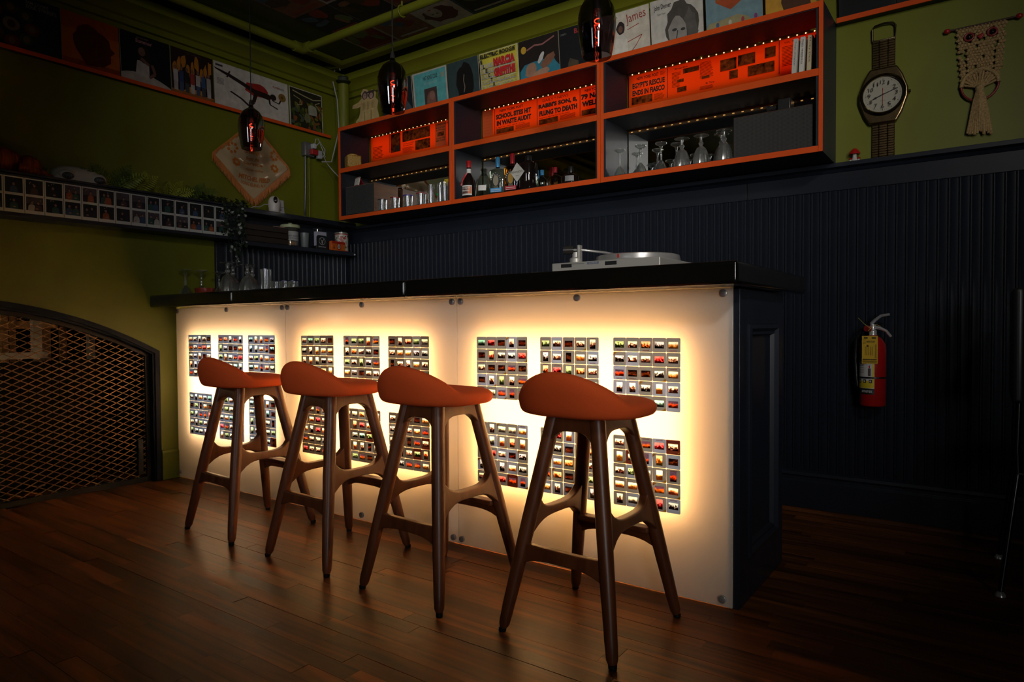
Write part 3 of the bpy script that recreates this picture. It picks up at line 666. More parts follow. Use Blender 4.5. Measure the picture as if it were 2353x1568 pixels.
    # LED strip along the top edge of the panel, amber LED strip above the mirror
    st1=part('led_strip',MB().box(TH+0.006,yp-0.009,z1-0.012,W-TH-0.006,yp-0.0062,z1-0.002),mat((0.5,0.16,0.03),0.5,name='led_tape'),sh)
    lm=MB().box(-0.0022,-0.002,-0.0022,0.0022,0.0,0.0022).mesh('led',LEDM); lm2=MB().box(-0.0055,-0.002,-0.0025,0.0055,0.0,0.0025).mesh('led',LEDD)
    n=26
    for i in range(n): link('led',lm,st1,(TH+0.03+(W-2*TH-0.05)*i/(n-1),yp-0.009,z1-0.007))
    mi=part('mirror',MB().box(TH+0.002,0.279,TH-0.004,W-TH-0.002,0.284,SM0-SZ0-0.006),MIRROR,sh)
    st2=part('amber_led_strip',MB().box(TH+0.01,0.268,SM0-SZ0-0.022,W-TH-0.004,0.277,SM0-SZ0-0.010),mat((0.10,0.05,0.015),0.5,name='amber_tape'),sh)
    n=22
    for i in range(n): link('led',lm2,st2,(TH+0.03+(W-2*TH-0.05)*i/(n-1),0.268,SM0-SZ0-0.016))
    l=area('led_strip_light',(a+W/2,YB-0.006,SZ0+z1-0.085),(a+W/2,0,SZ0+z1-0.085),W-0.10,0.16,0.50,(1,0.55,0.2))
    l2=area('led_strip_light',(a+W/2,SY+0.262,SM0-0.020),(a+W/2,SY+0.2,SM0-0.2),W-0.12,0.006,0.03,(1,0.55,0.2))
FZ=SZ0+TH; MZ=SM1
# ---- things on the shelves -------------------------------------------------
def lathe_thing(name,label,cat,loc,prof,mt,group=None,n=24,sm=40):
    t=thing(name,label,cat,loc,0,group); part('body',MB().lathe(prof,n),mt,t,smooth=sm); return t
# amber square canister
t=thing('canister','square amber ceramic canister with a round lid on the left shelf','canister',(-3.075,1.115,MZ),R(-28))
part('body',MB().box(-0.05,-0.05,0,0.05,0.05,0.085),mat((0.36,0.20,0.03),0.35,name='amber_glaze',vary=0.5,vscale=120,bump=0.8),t,bevel=0.008)
part('lid',MB().lathe([(0.0,0.084),(0.036,0.084),(0.036,0.094),(0.030,0.099),(0,0.10)],24),mat((0.36,0.20,0.03),0.35,name='amber_glaze_plain'),t,smooth=40)
# speakers
GRILLE=mat((0.035,0.035,0.034),0.9,name='speaker_cloth',vary=0.5,vscale=260,bump=0.6)
t=thing('loudspeaker','walnut loudspeaker with grey cloth front beside the shot glasses','speaker',(-2.975,1.085,FZ))
part('cabinet',MB().box(-0.145,0.004,0,0.145,0.235,0.205),WALNUT,t,bevel=0.002); part('grille_cloth',MB().box(-0.141,-0.006,0.004,0.141,0.0035,0.199),GRILLE,t,bevel=0.002)
t=thing('loudspeaker','dark loudspeaker with black mesh front at the right of the stemware','speaker',(-0.158,1.12,FZ))
part('cabinet',MB().box(-0.192,0.004,0,0.192,0.20,0.205),mat((0.055,0.024,0.012),0.5,name='dark_walnut'),t,bevel=0.002)
GR2=mat((0.014,0.014,0.014),0.8,name='mesh_black')
part('grille_mesh',MB().box(-0.187,-0.001,0.005,0.187,0.0035,0.200),GR2,t)
mb=MB()
for i in range(62): mb.box(-0.186+i*0.006,-0.003,0.006,-0.186+i*0.006+0.0022,-0.0009,0.199)
for i in range(32): mb.box(-0.186,-0.0034,0.007+i*0.006,0.186,-0.0012,0.007+i*0.006+0.0022)
o=part('weave',mb,mat((0.045,0.043,0.040),0.7,name='weave_grey'),t); o['kind']='stuff'
# movie camera lying on the right speaker
t=thing('film_camera','small black movie camera resting on the dark loudspeaker','camera',(-0.150,1.20,FZ+0.205))
part('body',MB().box(-0.005,-0.035,0,0.055,0.04,0.062),mat((0.02,0.02,0.02),0.3,name='camera_black'),t,bevel=0.006)
mb=MB().tube([(-0.06,0,0.034),(-0.052,0,0.034),(-0.05,0,0.034),(-0.004,0,0.034)],[0.017,0.017,0.013,0.013],16); part('lens',mb,mat((0.05,0.05,0.05),0.2,0.6,name='lens_black'),t,smooth=40)
part('viewfinder',MB().tube([(0.045,0.01,0.068),(-0.01,0.01,0.068)],0.008,12),mat((0.02,0.02,0.02),0.3,name='camera_black'),t,smooth=40)
part('lamp',MB().ball((-0.056,-0.006,0.010),0.0035,10),mat((1,0.03,0.02),0.4,name='red_lamp',emit=2.5),t)
# travel alarm clock on the left speaker
t=thing('alarm_clock','small red folding travel clock with a square white dial','clock',(-3.055,1.125,FZ+0.205),R(-14))
part('case',MB().box(-0.037,-0.012,0,0.037,0.05,0.010),mat((0.22,0.010,0.012),0.35,name='red_leather'),t,bevel=0.003)
part('back_flap',MB().prism([(0.048,0.008),(0.052,0.010),(0.012,0.068),(0.008,0.066)],0,-0.034,0.034),mat((0.22,0.010,0.012),0.35,name='red_leather'),t)
fr_=(Vector((-0.031,0.0,0.010)),Vector((1,0,0)),Vector((0,0.22,0.975)),Vector((0,-0.975,0.22)))
mb=MB(); mb.box(-0.034,-0.002,0.009,0.034,0.006,0.071); mb.v=[(x,y+(z-0.009)*0.22,z) for x,y,z in mb.v]; dial=part('dial',mb,mat((0.70,0.66,0.55),0.5,name='dial_white'),t,bevel=0.002)
A=Art(0.062,0.058,fr_,0.0028); A.rect(0.06,0.06,0.94,0.94,(0.72,0.69,0.60))
for i in range(12):
    a=i*PI/6; A.line([(0.5+0.30*math.sin(a),0.5+0.30*math.cos(a)),(0.5+0.36*math.sin(a),0.5+0.36*math.cos(a))],0.04,INK)
A.line([(0.5,0.5),(0.36,0.40)],0.05,INK); A.line([(0.5,0.5),(0.76,0.66)],0.04,INK); A.build('hands_and_marks',dial)
# glasses
def cup(prof,th=0.0018):
    """closed thin wall from an outer profile (bottom to rim)"""
    inner=[(max(0.0005,r-th),z+(th*2 if i==0 else 0)) for i,(r,z) in enumerate(prof)]
    return [(0.0005,prof[0][1])]+prof+inner[::-1]+[(0.0005,inner[0][1])]
def shot(x,y,z,h,r,lab,rim,dot=None,name='shot_glass',cat='glass',grp='clear glasses on the left shelf'):
    t=thing(name,lab,cat,(x,y,z),0,grp)
    part('body',MB().lathe([(0.0005,0),(r*0.86,0),(r*0.88,0.004),(r,h),(r-0.0016,h),(r*0.86-0.0016,0.010),(0.0005,0.010)],22),CLEAR,t,smooth=40)
    if rim: part('colour_band',MB().lathe([(r-0.0002,h*0.93),(r+0.0007,h*0.935),(r+0.0007,h*0.985),(r-0.0002,h)],22,cap=False),mat(rim,0.25,name='rim_colour'),t)
    if dot:
        part('spot',MB().ball((-0.3*r,-r*0.9,h*0.45),r*0.35,10,(1,0.25,1)),mat(dot,0.4,name='spot_colour'),t)
    return t
rims=[('#1c1c26','black rimmed tumbler nearest the walnut loudspeaker',None),('#7c1016','dark red rimmed tumbler, second from the walnut loudspeaker',None),('#16238c','blue rimmed tumbler, third from the walnut loudspeaker',None),('#8c1018','red rimmed tumbler, fourth from the walnut loudspeaker',None)]
for i,(c,lab,d) in enumerate(rims):
    p=px((898,938,982,1022)[i]-20,478-8*i,1,1.12); shot(-2.775+i*0.122,1.115,FZ,0.082,0.034,lab,c,d)
tall=[(-2.335,1.13,0.13,0.024,None,None,'tall clear shot glass with a red mark, left of the green one'),(-2.270,1.15,0.135,0.025,None,'#0c8a34','tall clear glass with a green spot'),(-2.205,1.12,0.13,0.025,None,None,'tall clear glass in front of the yellow dice'),(-2.160,1.16,0.14,0.022,None,None,'tall clear glass beside the shelf divider')]
for x,y,h,r,c,d,lab in tall: shot(x,y,FZ,h,r,lab,c,d)
YD=mat((0.62,0.42,0.02),0.4,name='yellow_dice')
t=thing('dice_cup','yellow spotted dice shaped stopper above the tall glasses','dice',(-2.228,1.195,FZ))
part('glass',MB().lathe([(0.0005,0),(0.022,0),(0.024,0.12),(0.0222,0.12),(0.02,0.008),(0.0005,0.008)],20),CLEAR,t,smooth=40)
b=part('cube',MB().box(-0.026,-0.026,0.121,0.026,0.026,0.165),YD,t,bevel=0.004)
mb=MB()
for dx in (-0.012,0.012):
    for dz in (-0.012,0.0,0.012): mb.ball((dx,-0.0262,0.143+dz),0.0035,8,(1,0.3,1))
o=part('pips',mb,INK,b); o['kind']='stuff'
t=thing('blue_ornament','round blue stopper on a clear glass next to the yellow dice','ornament',(-2.150,1.215,FZ))
part('glass',MB().lathe([(0.0005,0),(0.020,0),(0.022,0.12),(0.0202,0.12),(0.018,0.008),(0.0005,0.008)],20),CLEAR,t,smooth=40)
part('ball',MB().ball((0,0,0.143),0.023,16),mat((0.02,0.03,0.30),0.4,name='blue_plastic'),t,smooth=60)
# ---- bottles
def bottle(x,y,h,r,neck_r,lab,mt,cap,sh=0.55,neck=0.68,label=None,square=False,rot=0,cap_h=None):
    t=thing('bottle',lab,'bottle',(x,y,FZ),rot,'liquor bottles on the middle shelf')
    prof=[(0.0005,0),(r*0.92,0),(r,h*0.03),(r,h*sh),(r*0.93,h*(sh+0.05)),(neck_r*1.5,h*(neck-0.02)),(neck_r,h*(neck+0.03)),(neck_r,h*0.97),(neck_r*1.15,h*0.975),(neck_r*1.15,h),(0.0005,h)]
    mb=MB().lathe(prof,28 if not square else 28)
    if square:
        q=[]
        for (a,b,c) in mb.v:
            d=math.hypot(a,b)
            if d>neck_r*1.6:
                th=math.atan2(b,a); k=(abs(math.cos(th))**5+abs(math.sin(th))**5)**(-0.2); a,b=a*k*0.98,b*k*0.62
            q.append((a,b,c))
        mb.v=q
    part('body',mb,mt,t,smooth=40)
    ch=cap_h or h*0.16
    if cap: part('cap',MB().lathe([(0.0005,h-ch),(neck_r*1.25,h-ch),(neck_r*1.25,h+0.003),(neck_r*1.1,h+0.006),(0.0005,h+0.006)],18),cap,t,smooth=40)
    return t
def wrap(t,r,z0,z1,a0,a1,mt,name='label',n=12,off=0.0006):
    mb=MB(); 
    for i in range(n):
        p=[a0+(a1-a0)*(i+k)/n for k in (0,1)]
        v=[(r*math.cos(q)+off*math.cos(q),r*math.sin(q)+off*math.sin(q),z) for q in p for z in (z0,z1)]
        mb.add(v,[(0,2,3,1)])
    mb.fixn=False; return part(name,mb,mt,t,smooth=60)
DARKBOT=mat((0.010,0.006,0.005),0.06,name='dark_bottle',coat=0.4); F0=-2.15
GOLDB=thin_glass('gold_spirit',(0.66,0.42,0.12),0.12); REDW=mat((0.36,0.010,0.012),0.3,name='red_wax'); PAPER=mat((0.62,0.60,0.56),0.6,name='paper_label')
t=bottle(-2.005,1.12,0.232,0.044,0.012,'dark brandy bottle with red capsule, ribbon and orange white label',DARKBOT,REDW,0.42,0.66)
wrap(t,0.0125,0.160,0.186,0,2*PI,PAPER,'neck_band',20,0.002); wrap(t,0.044,0.016,0.078,F0+PI/2-1.55,F0+PI/2+0.10,PAPER)
wrap(t,0.0445,0.026,0.070,F0+PI/2-1.45,F0+PI/2-0.5,mat((0.10,0.05,0.04),0.5,name='label_dark'),'label_panel'); wrap(t,0.0446,0.026,0.070,F0+PI/2-0.5,F0+PI/2+0.02,mat((0.60,0.16,0.05),0.5,name='label_orange'),'label_panel')
mb=MB()
for (s,z,hh,c) in (('Grand',0.057,0.009,0),('Marnier',0.040,0.012,0)):
    vs,fs,Wt,Ht=letters(s,0.02); o=[]
    for a,b in vs:
        an=F0+PI/2-1.38+(a/Wt)*1.15; rr=0.0458; o.append((rr*math.cos(an),rr*math.sin(an),z+b/Ht*hh))
    mb.add(o,fs)
mb.fixn=False; part('lettering',mb,PAPER,t)
mb=MB().tube([(-0.004,-0.0135,0.160),(-0.012,-0.022,0.145),(-0.020,-0.034,0.120),(-0.024,-0.041,0.095),(-0.026,-0.042,0.080)],0.005,6,flat=0.35); part('ribbon',mb,REDW,t)
part('ribbon',MB().lathe([(0.0305,0.112),(0.0315,0.114),(0.030,0.120),(0.029,0.121)],20,cap=False),REDW,t)
t=bottle(-1.885,1.12,0.165,0.050,0.017,'stout clear bottle with an oval white label, second in the row',GREENGL,thin_glass('glass_stopper',(0.75,0.77,0.76),0.16),0.56,0.80,cap_h=0.03)
wrap(t,0.050,0.030,0.062,F0+PI/2-1.1,F0+PI/2-0.1,PAPER)
HORSE=mat((0.30,0.26,0.18),0.35,0.6,name='horseshoe_pewter')
for (x,mt,capc,lab,lc,h) in ((-1.782,GREENGL,(0.05,0.22,0.42),'square clear tequila bottle with a blue cap and blue base label',(0.06,0.28,0.55),0.222),(-1.672,GOLDB,(0.30,0.015,0.02),'square golden tequila bottle with a red cap and red base label',(0.34,0.02,0.03),0.228)):
    t=bottle(x,1.125,h,0.050,0.011,lab,mt,mat(capc,0.25,name='metal_cap',metal=0.3),0.62,0.74,square=True,cap_h=0.055,rot=R(14))
    A=Art(0.075,0.12,(Vector((-0.0375,-0.0325,0.012)),Vector((1,0,0)),Vector((0,0,1)),Vector((0,-1,0))),0.0)
    A.ell(0.5,0.60,0.40,0.36,(0.02,0.018,0.016)); A.ell(0.5,0.58,0.24,0.27,HORSE if x<-1.7 else mat((0.42,0.24,0.05),0.3,0.7,name='horseshoe_gold')); A.rect(0.30,0.16,0.70,0.30,mt if False else (0.10,0.09,0.06))
    A.rect(0.02,-0.06,0.98,0.20,lc); A.line([(0.1,0.12),(0.9,0.12)],0.03,(0.5,0.45,0.4)); A.line([(0.1,0.03),(0.9,0.03)],0.02,(0.5,0.45,0.4))
    A.build('label',t)
    mb=MB(); mb.fixn=False
    for i,c in enumerate('HERRADURA'):
        an=PI*0.98-i*PI*0.96/8; cx,cz=0.026*math.cos(an),0.084+0.030*math.sin(an)
        text(mb,c,0,0,0.005,0.0075,0,0.02,0,an-PI/2,(Vector((cx,-0.0338,cz)),Vector((1,0,0)),Vector((0,0,1)),Vector((0,-1,0))))
    part('lettering',mb,PAPER,t)
t=bottle(-1.556,1.125,0.198,0.056,0.015,'black apothecary gin bottle with a pale diamond label',DARKBOT,BLACK,0.74,0.88,cap_h=0.03)
A=Art(0.10,0.115,(Vector((-0.088,-0.0575,0.045)),Vector((1,0,0)),Vector((0,0,1)),Vector((0,-1,0))),0.0)
A.poly([(0.0,0.50),(0.45,0.0),(0.99,0.5),(0.45,1.0)],(0.42,0.41,0.36)); A.text("HENDRICK'S",0.04,0.47,0.80,0.10,INK,0.01); A.text('GIN',0.36,0.30,0.2,0.06,INK,0.0)
A.build('label',t)
for (x,mt,cap,lab,h,r,nr) in ((-1.462,GREENGL,mat((0.05,0.22,0.42),0.3,name='blue_cap_small'),'small clear bottle with a blue cap beside the black gin bottle',0.102,0.032,0.009),
     (-1.372,GOLDB,mat((0.30,0.015,0.02),0.3,name='red_cap_small'),'small golden bottle with a red cap',0.105,0.040,0.009),(-1.268,DARKBOT,BLACK,'small black bottle with a grey label at the right end of the row',0.095,0.045,0.012)):
    t=bottle(x,1.13,h,r,nr,lab,mt,cap,0.48,0.66,cap_h=0.026)
    if mt is DARKBOT: wrap(t,r,0.012,0.042,F0+PI/2-1.3,F0+PI/2-0.1,mat((0.22,0.22,0.22),0.6,name='grey_label'))
# ---- stemware upside down
def stem(x,y,z,h,lab,kind,grp,ws=1.0):
    t=thing('stem_glass' if kind!='goblet' else 'goblet',lab,'glass',(x,y,z),0,grp)
    if kind=='goblet':
        bp=[(0.040,0.0),(0.0405,h*0.06),(0.039,h*0.22),(0.034,h*0.40),(0.024,h*0.56),(0.012,h*0.63)]
        bowl=MB().lathe([(a,b) for a,b in bp]+[(max(0.001,a-0.003),b) for a,b in bp[::-1]],26,cap=False)
        q=[]
        for i,(a,b,c) in enumerate(bowl.v):
            th=math.atan2(b,a); k=1+0.028*math.cos(th*13)*(1 if c<h*0.5 else 0.3); q.append((a*k,b*k,c))
        bowl.v=q; part('bowl',bowl,CUTGLASS,t,smooth=25)
        part('stem',MB().lathe([(0.0005,h*0.60),(0.012,h*0.62),(0.007,h*0.66),(0.011,h*0.71),(0.013,h*0.745),(0.008,h*0.79),(0.0065,h*0.86),(0.010,h*0.93),(0.010,h*0.95),(0.0005,h*0.955)],16),CUTGLASS,t,smooth=50)
        part('foot',MB().lathe([(0.0005,h*0.94),(0.012,h*0.945),(0.036,h*0.975),(0.0375,h*0.985),(0.0365,h),(0.0005,h*0.99)],26),CLEAR,t,smooth=50)
    else:
        bp=[(0.036,0.0),(0.032,h*0.10),(0.022,h*0.26),(0.011,h*0.36),(0.006,h*0.40)]
        part('bowl',MB().lathe([(a,b) for a,b in bp]+[(max(0.001,a-0.0015),b) for a,b in bp[::-1]],22,cap=False),CLEAR,t,smooth=50)
        part('stem',MB().lathe([(0.0005,h*0.38),(0.006,h*0.40),(0.0045,h*0.50),(0.007,h*0.56),(0.0045,h*0.62),(0.0045,h*0.76),(0.009,h*0.88),(0.0005,h*0.90)],14),CLEAR,t,smooth=50)
        part('foot',MB().lathe([(0.0005,h*0.87),(0.009,h*0.88),(0.028,h*0.955),(0.030,h*0.975),(0.0295,h),(0.0005,h*0.96)],22),CLEAR,t,smooth=50)
    if ws!=1.0:
        for ch in t.children: ch.scale=(ws,ws,1)
    return t
G='upturned stemware on the right shelf'
o_=('leftmost','second','third','fourth','fifth','sixth')
for i,(x,y,h) in enumerate(((-0.965,1.135,0.150),(-0.895,1.205,0.135),(-0.845,1.14,0.155),(-0.775,1.20,0.135),(-0.730,1.14,0.150),(-0.672,1.205,0.150))): stem(x,y,FZ,h,'small upturned cordial glass, %s from the left on the right shelf'%o_[i],'cordial',G)
for i,(x,y,h) in enumerate(((-0.615,1.135,0.152),(-0.516,1.14,0.152),(-0.440,1.220,0.166),(-0.400,1.14,0.158))): stem(x,y,FZ,h,'cut crystal goblet upturned on the right shelf, %s of four from the left'%o_[i].replace('leftmost','first'),'goblet',G)
# ---- books
for i,(x,w,h,lean,c,sp,lab) in enumerate(((-0.075,0.021,0.178,7,(0.50,0.48,0.42),'Tropic of Cancer','slim pale paperback leaning at the left of the four books'),(-0.043,0.021,0.180,6,(0.58,0.56,0.50),'STEINBECK   THE WINTER OF OUR','off-white paperback second from the left, leaning'),(-0.010,0.020,0.180,5,(0.52,0.42,0.26),'Moby Dick','tan paperback third from the left, leaning'),(0.018,0.013,0.176,4,(0.05,0.06,0.04),'','dark green book at the shelf end'))):
    t=thing('book',lab,'book',(x,1.13,MZ+0.001),0,'paperbacks on the right shelf'); t.rotation_euler=(0,R(lean*0.45),0)
    part('cover',MB().box(-w/2,0,0,w/2,0.11,h),mat(c,0.6,name='book_cover'),t,bevel=0.0012,seg=1)
    part('pages',MB().box(-w/2+0.0012,0.002,h-0.001,w/2-0.0012,0.1105,h+0.0003),mat((0.6,0.55,0.42),0.8,name='pages'),t)
    if sp:
        mb=MB(); mb.fixn=False; text(mb,sp,0,0,h*0.62,w*0.42,0,0.0,0,-PI/2,(Vector((-w*0.2,-0.0008,h*0.93)),Vector((1,0,0)),Vector((0,0,1)),Vector((0,-1,0)))); part('lettering',mb,INK,t)
# =================================================================== RECORD SLEEVES ON THE SHELF TOP
CARD=mat((0.42,0.38,0.30),0.7,name='sleeve_card')
def sleeve(name,lab,loc,frame_kind,w,h,paint,grp,tilt=0,cat='record sleeve'):
    t=thing(name,lab,cat,loc,0,grp)
    if frame_kind=='back':
        part('card',MB().box(0,0,0,w,0.005,h),CARD,t); fr=(Vector((0,0,0)),Vector((1,0,0)),Vector((0,0,1)),Vector((0,-1,0)))
        t.rotation_euler=(-R(tilt),0,0)
    elif frame_kind=='left':
        part('card',MB().box(-0.005,0,0,0,w,h),CARD,t); fr=(Vector((0,0,0)),Vector((0,1,0)),Vector((0,0,1)),Vector((1,0,0)))
        t.rotation_euler=(0,-R(tilt),0)
    else:
        part('card',MB().box(0,0,0,w,h,0.004),CARD,t); fr=(Vector((0,0,0)),Vector((1,0,0)),Vector((0,1,0)),Vector((0,0,-1)))
    A=Art(w,h,fr,0.0006); paint(A); A.build('printed_face',t); return t
def portrait(A,cx,cy,s,skin,hair,body,seed=1):
    A.ell(cx,cy-0.38*s,0.34*s,0.26*s,body,14,0,0.06,seed); A.ell(cx,cy+0.05*s,0.24*s,0.28*s,hair,16,0,0.12,seed); A.ell(cx,cy,0.15*s,0.20*s,skin); A.ell(cx-0.055*s,cy+0.03*s,0.02*s,0.012*s,INK,8); A.ell(cx+0.055*s,cy+0.03*s,0.02*s,0.012*s,INK,8); A.line([(cx-0.05*s,cy-0.09*s),(cx+0.05*s,cy-0.09*s)],0.02*s,(0.2,0.03,0.02))
def c_dark(A): A.rect(0,0,1,1,(0.012,0.018,0.022)); A.ell(0.75,0.2,0.22,0.3,(0.06,0.07,0.08),14,0,0.2,3)
def c_teal(A):
    A.rect(0,0,1,1,(0.40,0.38,0.33)); A.rect(0.05,0,0.97,0.97,(0.09,0.33,0.32)); A.rect(0.33,0.0,0.70,0.62,(0.06,0.035,0.03)); A.ell(0.52,0.34,0.13,0.20,(0.16,0.075,0.05),16,0,0.05,2); A.ell(0.56,0.45,0.08,0.10,(0.22,0.11,0.08))
    A.text('NAT KING COLE',0.32,0.80,0.42,0.09,(0.03,0.03,0.04),0.02); A.text('THE TOUCH OF YOUR LIPS',0.34,0.70,0.38,0.05,(0.30,0.40,0.40)); A.rect(0.84,0.78,0.93,0.88,(0.25,0.28,0.20))
def c_silh(A): A.rect(0,0,1,1,(0.030,0.050,0.050)); A.ell(0.55,0.52,0.27,0.40,(0.008,0.007,0.006),20,0,0.10,5); A.line([(0.54,0.70),(0.51,0.58),(0.54,0.44),(0.50,0.34)],0.025,(0.18,0.14,0.10)); A.ell(0.62,0.16,0.06,0.03,(0.12,0.11,0.10),8)
def c_type(A):
    Y=(0.55,0.47,0.05); A.rect(0,0,1,1,(0.5,0.45,0.3)); A.rect(0.025,0.02,0.985,0.985,Y)
    for j in range(7):
        for i,c in enumerate('ELECTRICBOOGIE'):
            x=0.05+i*0.065; y=0.05+j*0.105; A.rect(x,y,x+0.052,y+0.085,(0.36,0.36,0.42)); 
    for j in range(7): A.text('ELECTRIC BOOGIE',0.055,0.065+j*0.105,0.90,0.055,Y,0.03)
    A.text('ELECTRIC BOOGIE',0.05,0.88,0.92,0.08,INK,0.04)
    for i,c in enumerate('ELECTRIC'): A.text(c,0.05+i*0.062,0.78-i*0.098,0.055,0.075,INK,0.05)
    A.text('MARCIA',0.40,0.66,0.55,0.17,(0.50,0.02,0.02),0.07); A.text('GRIFFITHS',0.40,0.46,0.55,0.17,(0.50,0.02,0.02),0.07)
def c_swim(A):
    A.rect(0,0,1,1,(0.018,0.012,0.010)); A.ell(0.5,0.30,0.55,0.30,(0.03,0.18,0.24),18,0.2,0.2,4); A.ell(0.28,0.42,0.16,0.12,(0.30,0.16,0.10),14,0.5,0.1,3); A.ell(0.50,0.30,0.26,0.09,(0.36,0.20,0.13),14,0.3,0.1,7); A.ell(0.72,0.52,0.2,0.09,(0.20,0.09,0.05),14,0.5,0.1,8); A.ell(0.55,0.60,0.12,0.05,(0.5,0.48,0.45),12,0.9,0.1,6); A.ell(0.12,0.82,0.07,0.07,(0.50,0.30,0.03)); A.line([(0.2,0.8),(0.4,0.86),(0.6,0.84),(0.9,0.93)],0.03,(0.30,0.12,0.10))
def c_live(A): A.rect(0,0,1,1,(0.010,0.010,0.012)); A.text('B.B.',0.42,0.86,0.25,0.09,(0.30,0.03,0.03),0.03); A.text('LIVE',0.55,0.70,0.25,0.10,(0.04,0.16,0.28),0.03); A.ell(0.35,0.25,0.14,0.2,(0.07,0.05,0.03),12,0,0.2,2); A.text('STEREO 2',0.03,0.88,0.18,0.03,(0.25,0.25,0.25))
def c_cream(A):
    K=(0.55,0.50,0.40); A.rect(0,0,1,1,K); RD=(0.28,0.03,0.02)
    A.ell(0.42,0.35,0.13,0.30,(0.62,0.58,0.50),12,0,0.1,2); A.ell(0.42,0.72,0.09,0.11,(0.03,0.02,0.02),14,0,0.1,3); A.ell(0.42,0.70,0.045,0.06,(0.16,0.08,0.05)); A.ell(0.42,0.22,0.16,0.10,(0.58,0.54,0.46),12,0,0.15,4)
    A.text('Rick',0.02,0.55,0.25,0.22,RD,0.0,0.15); A.text('James',0.55,0.72,0.40,0.20,RD,0.0,0.12); A.line([(0.56,0.66),(0.80,0.72)],0.012,RD); A.line([(0.55,0.45),(0.85,0.52),(0.72,0.36),(0.45,0.12)],0.012,RD); A.line([(0.0,0.14),(0.25,0.2)],0.012,RD); A.text("Throwin' Down",0.12,0.86,0.25,0.06,INK,0.0,0.15)
def c_sketch(A):
    A.rect(0,0,1,1,(0.50,0.47,0.41)); A.ell(0.60,0.48,0.30,0.42,(0.07,0.06,0.05),22,0,0.14,6); A.ell(0.52,0.36,0.18,0.30,(0.26,0.24,0.21),16,0.1,0.08,3); A.ell(0.46,0.44,0.05,0.025,(0.04,0.04,0.04),10); A.ell(0.62,0.42,0.045,0.025,(0.04,0.04,0.04),10); A.line([(0.52,0.42),(0.49,0.28),(0.54,0.25)],0.02,(0.05,0.05,0.05)); A.line([(0.44,0.16),(0.58,0.18)],0.03,(0.05,0.05,0.05)); A.ell(0.78,0.45,0.10,0.30,(0.10,0.09,0.08),14,0.2,0.2,8)
    A.text('John Denver',0.07,0.80,0.34,0.11,INK,0.02,0.03); A.text('Poems, Prayers',0.14,0.73,0.16,0.04,INK)
def c_comic(A):
    A.rect(0,0,1,1,(0.16,0.25,0.28)); A.rect(0.0,0.0,0.86,0.10,(0.22,0.19,0.08)); A.ell(0.4,0.05,0.55,0.38,(0.30,0.25,0.13),20,0,0.08,3); A.rect(0.2,0.75,0.80,1,(0.16,0.32,0.05)); A.poly([(0.18,0.68),(0.45,0.52),(0.80,0.70),(0.80,0.86),(0.18,0.80)],(0.36,0.07,0.02))
    A.text('THOSE WERE THE DAYS',0.20,0.70,0.58,0.10,(0.18,0.20,0.03),0.04); 
    for i in range(12): A.ell(0.06+i*0.075,0.16+0.08*(i%3),0.03,0.045,[(0.30,0.05,0.05),(0.5,0.45,0.35),(0.06,0.10,0.20),(0.20,0.05,0.16)][i%4],8)
def c_yel(A): A.rect(0,0,1,1,(0.50,0.26,0.03)); A.ell(0.62,0.4,0.28,0.45,(0.07,0.03,0.015),16,0,0.15,4)
def c_blk(A): A.rect(0,0,1,1,(0.010,0.010,0.011)); A.rect(0.06,0.05,0.94,0.95,(0.006,0.006,0.007))
G='record sleeves along the top of the orange shelves'; RY=1.305; RZ=SZ1+0.0015
data=[(915,960,c_dark,'dark record sleeve half hidden behind the hanging lamp'),(958,1037,c_teal,'turquoise record sleeve with a small portrait'),(1038,1110,c_silh,'dark grey record sleeve with a black silhouetted head'),
 (1112,1201,c_type,'yellow record sleeve covered in grey lettering with red title'),(1202,1294,c_swim,'record sleeve showing swimmers lying on blue'),(1294,1380,c_live,'black record sleeve beside the nearest hanging lamp'),(1388,1501,c_cream,'cream record sleeve with red handwriting and a small figure'),
 (1502,1623,c_sketch,'white record sleeve with a charcoal portrait'),(1627,1758,c_comic,'blue record sleeve with an orange banner and cartoon crowd'),(1762,1880,c_yel,'yellow ochre record sleeve at the shelf corner')]
for u0,u1,fn,lab in data:
    um=(u0+u1)/2; x0=px(u0,160,1,RY).x; x1=px(u1,160,1,RY).x
    if lab.startswith('dark record'): x1=x0+0.30; 
    if lab.startswith('dark record'): x0=px(957,160,1,RY).x-0.302; x1=px(957,160,1,RY).x-0.002
    sleeve('record_sleeve',lab,(x0+0.002,RY-0.02,RZ),'back',x1-x0-0.006,0.312 if 'cream' not in lab else 0.31,fn,G,-6)
# cut-out of two figures
t=thing('cutout_figure','tan cardboard cut-out of two hatted figures in fringed clothes on the left shelf','cut-out',(px(808,230,1,1.2).x,1.20,RZ))
def outl(pts,w,h): return [(x*w,z*h) for x,z in pts]
pts=[(0.20,0.0),(0.92,0.0),(0.95,0.2),(0.88,0.45),(0.92,0.62),(0.82,0.72),(0.84,0.84),(0.72,0.93),(0.60,0.88),(0.55,0.96),(0.42,1.0),(0.33,0.90),(0.36,0.78),(0.24,0.70),(0.04,0.66),(0.02,0.58),(0.20,0.56),(0.32,0.58),(0.30,0.42),(0.24,0.30),(0.14,0.24),(0.16,0.08)]
part('board',MB().prism(outl(pts,0.300,0.290),1,0.0,0.006),mat((0.42,0.30,0.13),0.7,name='tan_board'),t)
A=Art(0.300,0.290,(Vector((0,0,0)),Vector((1,0,0)),Vector((0,0,1)),Vector((0,-1,0))),0.0006); TN=(0.46,0.33,0.13); LN=(0.07,0.04,0.02)
